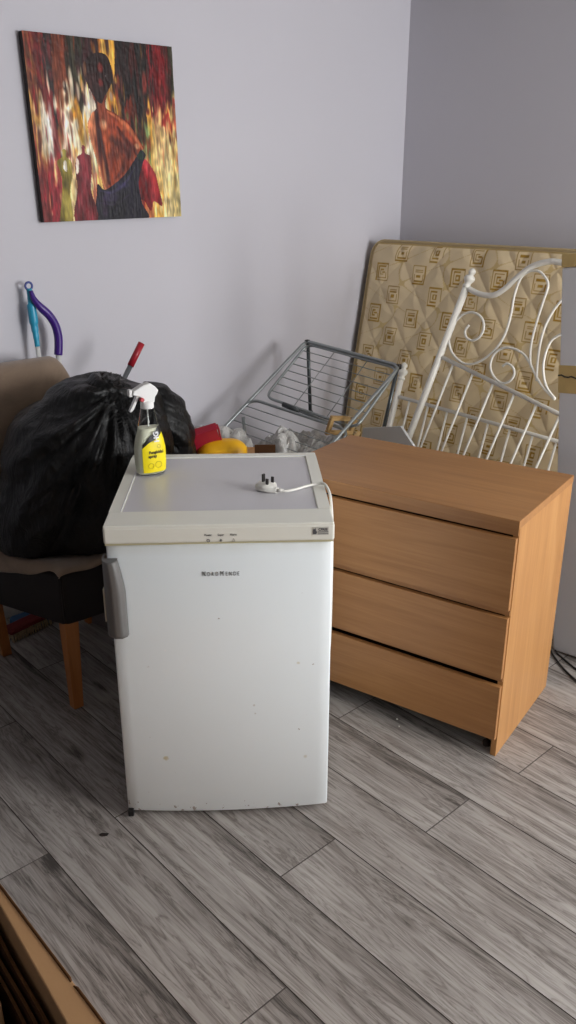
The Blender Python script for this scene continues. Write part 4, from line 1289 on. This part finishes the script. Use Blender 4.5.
def small_junk():
    # cardboard box that carries the dustpan and the scoop
    t = thing('cardboard_box', 'brown cardboard box with an open flap, behind the freezer under the red dustpan', 'cardboard box', (1.70, .745, 0), math.radians(-39.5))
    hx, hy, H = .125, .12, .715; th = .005
    b = B(); b.box((-hx, -hy, 0), (hx, hy, th)); b.box((-hx, -hy, 0), (-hx + th, hy, H)).box((hx - th, -hy, 0), (hx, hy, H)).box((-hx, -hy, 0), (hx, -hy + th, H)).box((-hx, hy - th, 0), (hx, hy, H))
    b.box((-hx + th, -hy + th, H - .01), (hx - th, hy - th, H - .005))
    b.build('box_body', M_card, t)
    B().box((-hx, 0, 0), (-hx + .07, .004, .10), rot=Matrix.Rotation(math.radians(-25), 3, 'X'), at=(0, hy - .02, H - .005)).build('flap', M_card_dark, t)
    # yellow scoop
    t = thing('yellow_scoop', 'yellow rounded plastic scoop beside the red dustpan behind the freezer', 'scoop', (1.75, .715, .717), math.radians(-38))
    b = B()

    def fn(u, v):
        a = PI * u; R_ = .052 * math.sin(a) ** .8 if False else .05
        x = -.085 + .17 * v; k = 1 - (abs(v - .5) * 2) ** 4 * .5
        return Vector((x, .055 * math.cos(a) * k, .065 * math.sin(a) * k))
    b.grid(fn, 20, 20)
    o = b.build('scoop_shell', plain('yellow_plastic', (240, 180, 24), .4), t); o.modifiers.new('s', 'SOLIDIFY').thickness = -.003
    # red dustpan
    t = thing('red_dustpan', 'dark red plastic dustpan tilted up behind the freezer, next to the yellow scoop', 'dustpan', (1.800, .675, .735), math.radians(-30))
    R_ = Matrix.Rotation(math.radians(58), 3, 'X') @ Matrix.Rotation(math.radians(0), 3, 'Y')
    rd = plain('dark_red_plastic', (164, 32, 54), .38)
    b = B()
    b.prism([(-.07, 0), (.07, 0), (.062, .10), (-.062, .10)], .003, (Vector(), Vector((1, 0, 0)), Vector((0, 1, 0)), Vector((0, 0, 1))))
    b.box((-.072, 0, 0), (-.066, .10, .024), .002).box((.066, 0, 0), (.072, .10, .024), .002).box((-.066, .096, 0), (.066, .102, .03), .002)
    b.bm.transform(Matrix.Rotation(math.radians(14), 4, 'Y') @ R_.to_4x4())
    b.build('pan', rd, t)
    # clear lidded tub beyond
    t = thing('plastic_tub', 'cloudy clear plastic tub with dark rim between the small bin bag and the wall', 'tub', (1.80, .42, .0), math.radians(-25))
    b = B(); b.box((-.09, -.07, .0), (.09, .07, .82), .012, 2)
    b.build('tub_body', clear_mat('cloudy_plastic', (206, 206, 206), .35, .45), t)
    B().box((-.095, -.075, .815), (.095, .075, .832), .006, 2).build('rim', plain('dark_rim', (74, 76, 80), .4), t)

    # two small wooden picture frames
    def frame(loc, rot, w_, h_, label):
        t = thing('wooden_picture_frame', label, 'picture frame', loc, 0, None)
        t.rotation_euler = rot
        fm = oak('frame_wood', (150, 116, 70), (182, 148, 98), (206, 176, 128), 'x', .4); k = .020; d_ = .016
        b = B(); b.box((-w_ / 2, -d_ / 2, 0), (w_ / 2, d_ / 2, k), .003).box((-w_ / 2, -d_ / 2, h_ - k), (w_ / 2, d_ / 2, h_), .003)
        b.box((-w_ / 2, -d_ / 2, k), (-w_ / 2 + k, d_ / 2, h_ - k), .003).box((w_ / 2 - k, -d_ / 2, k), (w_ / 2, d_ / 2, h_ - k), .003)
        b.build('frame', fm, t)
        return t
    t = frame((1.06, .615, .648), (math.radians(14), math.radians(10), math.radians(176)), .150, .085, 'empty light wooden picture frame, upper of two, resting on plastic under the airer')
    t = frame((1.085, .70, .575), (math.radians(18), math.radians(-12), math.radians(205)), .12, .10, 'lower light wooden picture frame with brown backing, at the chest back edge')
    B().box((-.045, .002, .012), (.045, .007, .09)).build('backing', plain('frame_backing', (142, 108, 72), .7), t)

    # pale grey board end poking up behind the chest
    t = thing('grey_board', 'pale grey board whose pointed corner pokes up behind the chest of drawers', 'board', (.98, .86, 0))
    g = plain('grey_board_face', (214, 216, 216), .5)
    b = B(); b.prism([(-.26, .0), (.20, .0), (.13, .60), (.0, .715), (-.20, .668)][0:5], .012, (Vector((0, 0, 0)), Vector((0, 1, 0)), Vector((-.05, 0, 1)).normalized(), Vector((1, 0, 0))))
    b.build('board_face', g, t)


small_junk()


# ================================================================== CARDBOARD AT LOWER LEFT
def boards():
    specs = [(3.135, .602, 1.60, 2.75, 'M'), ]
    labels = ['outermost tan cardboard sheet of the stack at the lower left, farthest from the viewer',
              'shade-darkened cardboard sheet right beside the slim tan carton',
              'second shade-darkened cardboard sheet in from the slim tan carton',
              'third shade-darkened cardboard sheet in from the slim tan carton',
              'bent cardboard sheet with a pale folded edge in the lower-left stack',
              'innermost cardboard sheet of the lower-left stack, nearest the viewer']
    xs = [(3.135, .602), (3.153, .560), (3.165, .545), (3.177, .530), (3.196, .545), (3.228, .56)]
    for i, ((x, h), lb) in enumerate(zip(xs, labels)):
        if i == 0:
            t = thing('slim_carton', 'slim flattened tan carton at the lower left, outermost of its stack', 'carton', (x, 2.2, 0))
            b = B(); y0, y1 = -.62, .75
            poly = [(0, y0), (.012, y0), (.013, -.30), (.095, y1), (0, y1)]
            b.prism(poly, h, (Vector(), Vector((1, 0, 0)), Vector((0, 1, 0)), Vector((0, 0, 1))))
            o = b.build('carton_body', M_card, t); md = o.modifiers.new('b', 'BEVEL'); md.width = .002; md.segments = 2
            B().tube([(0.001, y0, h), (.001, -.06, h), (.004, -.05, h - .003), (.001, -.04, h), (.001, y1, h)], .0022, 6).build('worn_edge', M_card_edge, t)
            continue
        t = thing('cardboard_sheet', lb, 'cardboard sheet', (x, 1.9, 0), math.radians(-4.4), 'cardboard sheets leaning in the lower-left stack')
        y0, y1 = -.06, 1.05
        if i == 4: y0, y1 = -.06, .16
        if i == 5: y0, y1 = -.06, .6
        slope = [.0, 0, .0, .0, -.05, -.20][i]
        b = B(); n = 60; th = .0045

        def zt(y): return h + slope * (y - .0) + .003 * math.sin(y * 31 + i) + (-.006 if 0.03 < (y + .10) < .06 and i == 0 else 0)
        vs = []
        for k in range(n + 1):
            y = y0 + (y1 - y0) * k / n; bend = .004 * math.sin(y * 5 + i)
            vs.append([b.bm.verts.new((bend + dx, y, z)) for dx, z in ((0, 0), (th, 0), (th, zt(y)), (0, zt(y)))])
        for k in range(n):
            for j in range(4):
                f = b.bm.faces.new((vs[k][j], vs[k][(j + 1) % 4], vs[k + 1][(j + 1) % 4], vs[k + 1][j]))
                if j == 2: f.material_index = 1
        b.bm.faces.new(vs[0]); b.bm.faces.new(vs[-1][::-1])
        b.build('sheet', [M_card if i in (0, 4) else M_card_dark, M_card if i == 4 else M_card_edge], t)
        if i == 4:
            B().tube([(.002, y1, .02), (.002, y1, zt(y1))], .006, 8).build('folded_edge', M_card, t)


boards()


# ================================================================== SMALL FLOOR THINGS
def floor_bits():
    bl = plain('cable_black', (26, 26, 28), .45)
    o = B().tube([(.88, 1.60, .004), (.93, 1.635, .004), (.96, 1.69, .004), (.99, 1.76, .004), (1.02, 1.85, .004), (1.00, 1.98, .004)], .0032, 8, smooth=8).build('black_cable', bl)
    tag(o, 'thin black cable on the floor by the divan base, nearer the wall', 'cable', 'black cables by the divan base')
    o = B().tube([(.90, 1.58, .004), (.955, 1.636, .004), (1.005, 1.700, .004), (1.045, 1.77, .004), (1.08, 1.86, .004), (1.07, 1.99, .004)], .0032, 8, smooth=8).build('black_cable', bl)
    tag(o, 'thin black cable on the floor by the divan base, nearer the chest', 'cable', 'black cables by the divan base')
    cm = plain('crumb_pale', (225, 222, 214), .8)
    for x, y, s_, w_ in ((1.687, 1.513, .0035, 'larger pale crumb on the floor in front of the chest'), (1.711, 1.542, .0025, 'smaller pale crumb on the floor in front of the chest')):
        b = B(); bmesh.ops.create_icosphere(b.bm, subdivisions=1, radius=s_); o = b.build('crumb', cm, loc=(x, y, s_ * .8)); tag(o, w_, 'crumb', 'crumbs in front of the chest')
    b = B(); b.prism([(-.012, -.004), (.006, -.006), (.013, .001), (.004, .006), (-.009, .004)], .002, (Vector(), Vector((.75, -.66, 0)), Vector((.66, .75, 0)), Vector((0, 0, 1))))
    tag(b.build('debris_chip', plain('chip_dark', (34, 26, 22), .8), loc=(2.655, 1.326, .0002)), 'small dark chip on the floor left of the freezer', 'debris')


floor_bits()
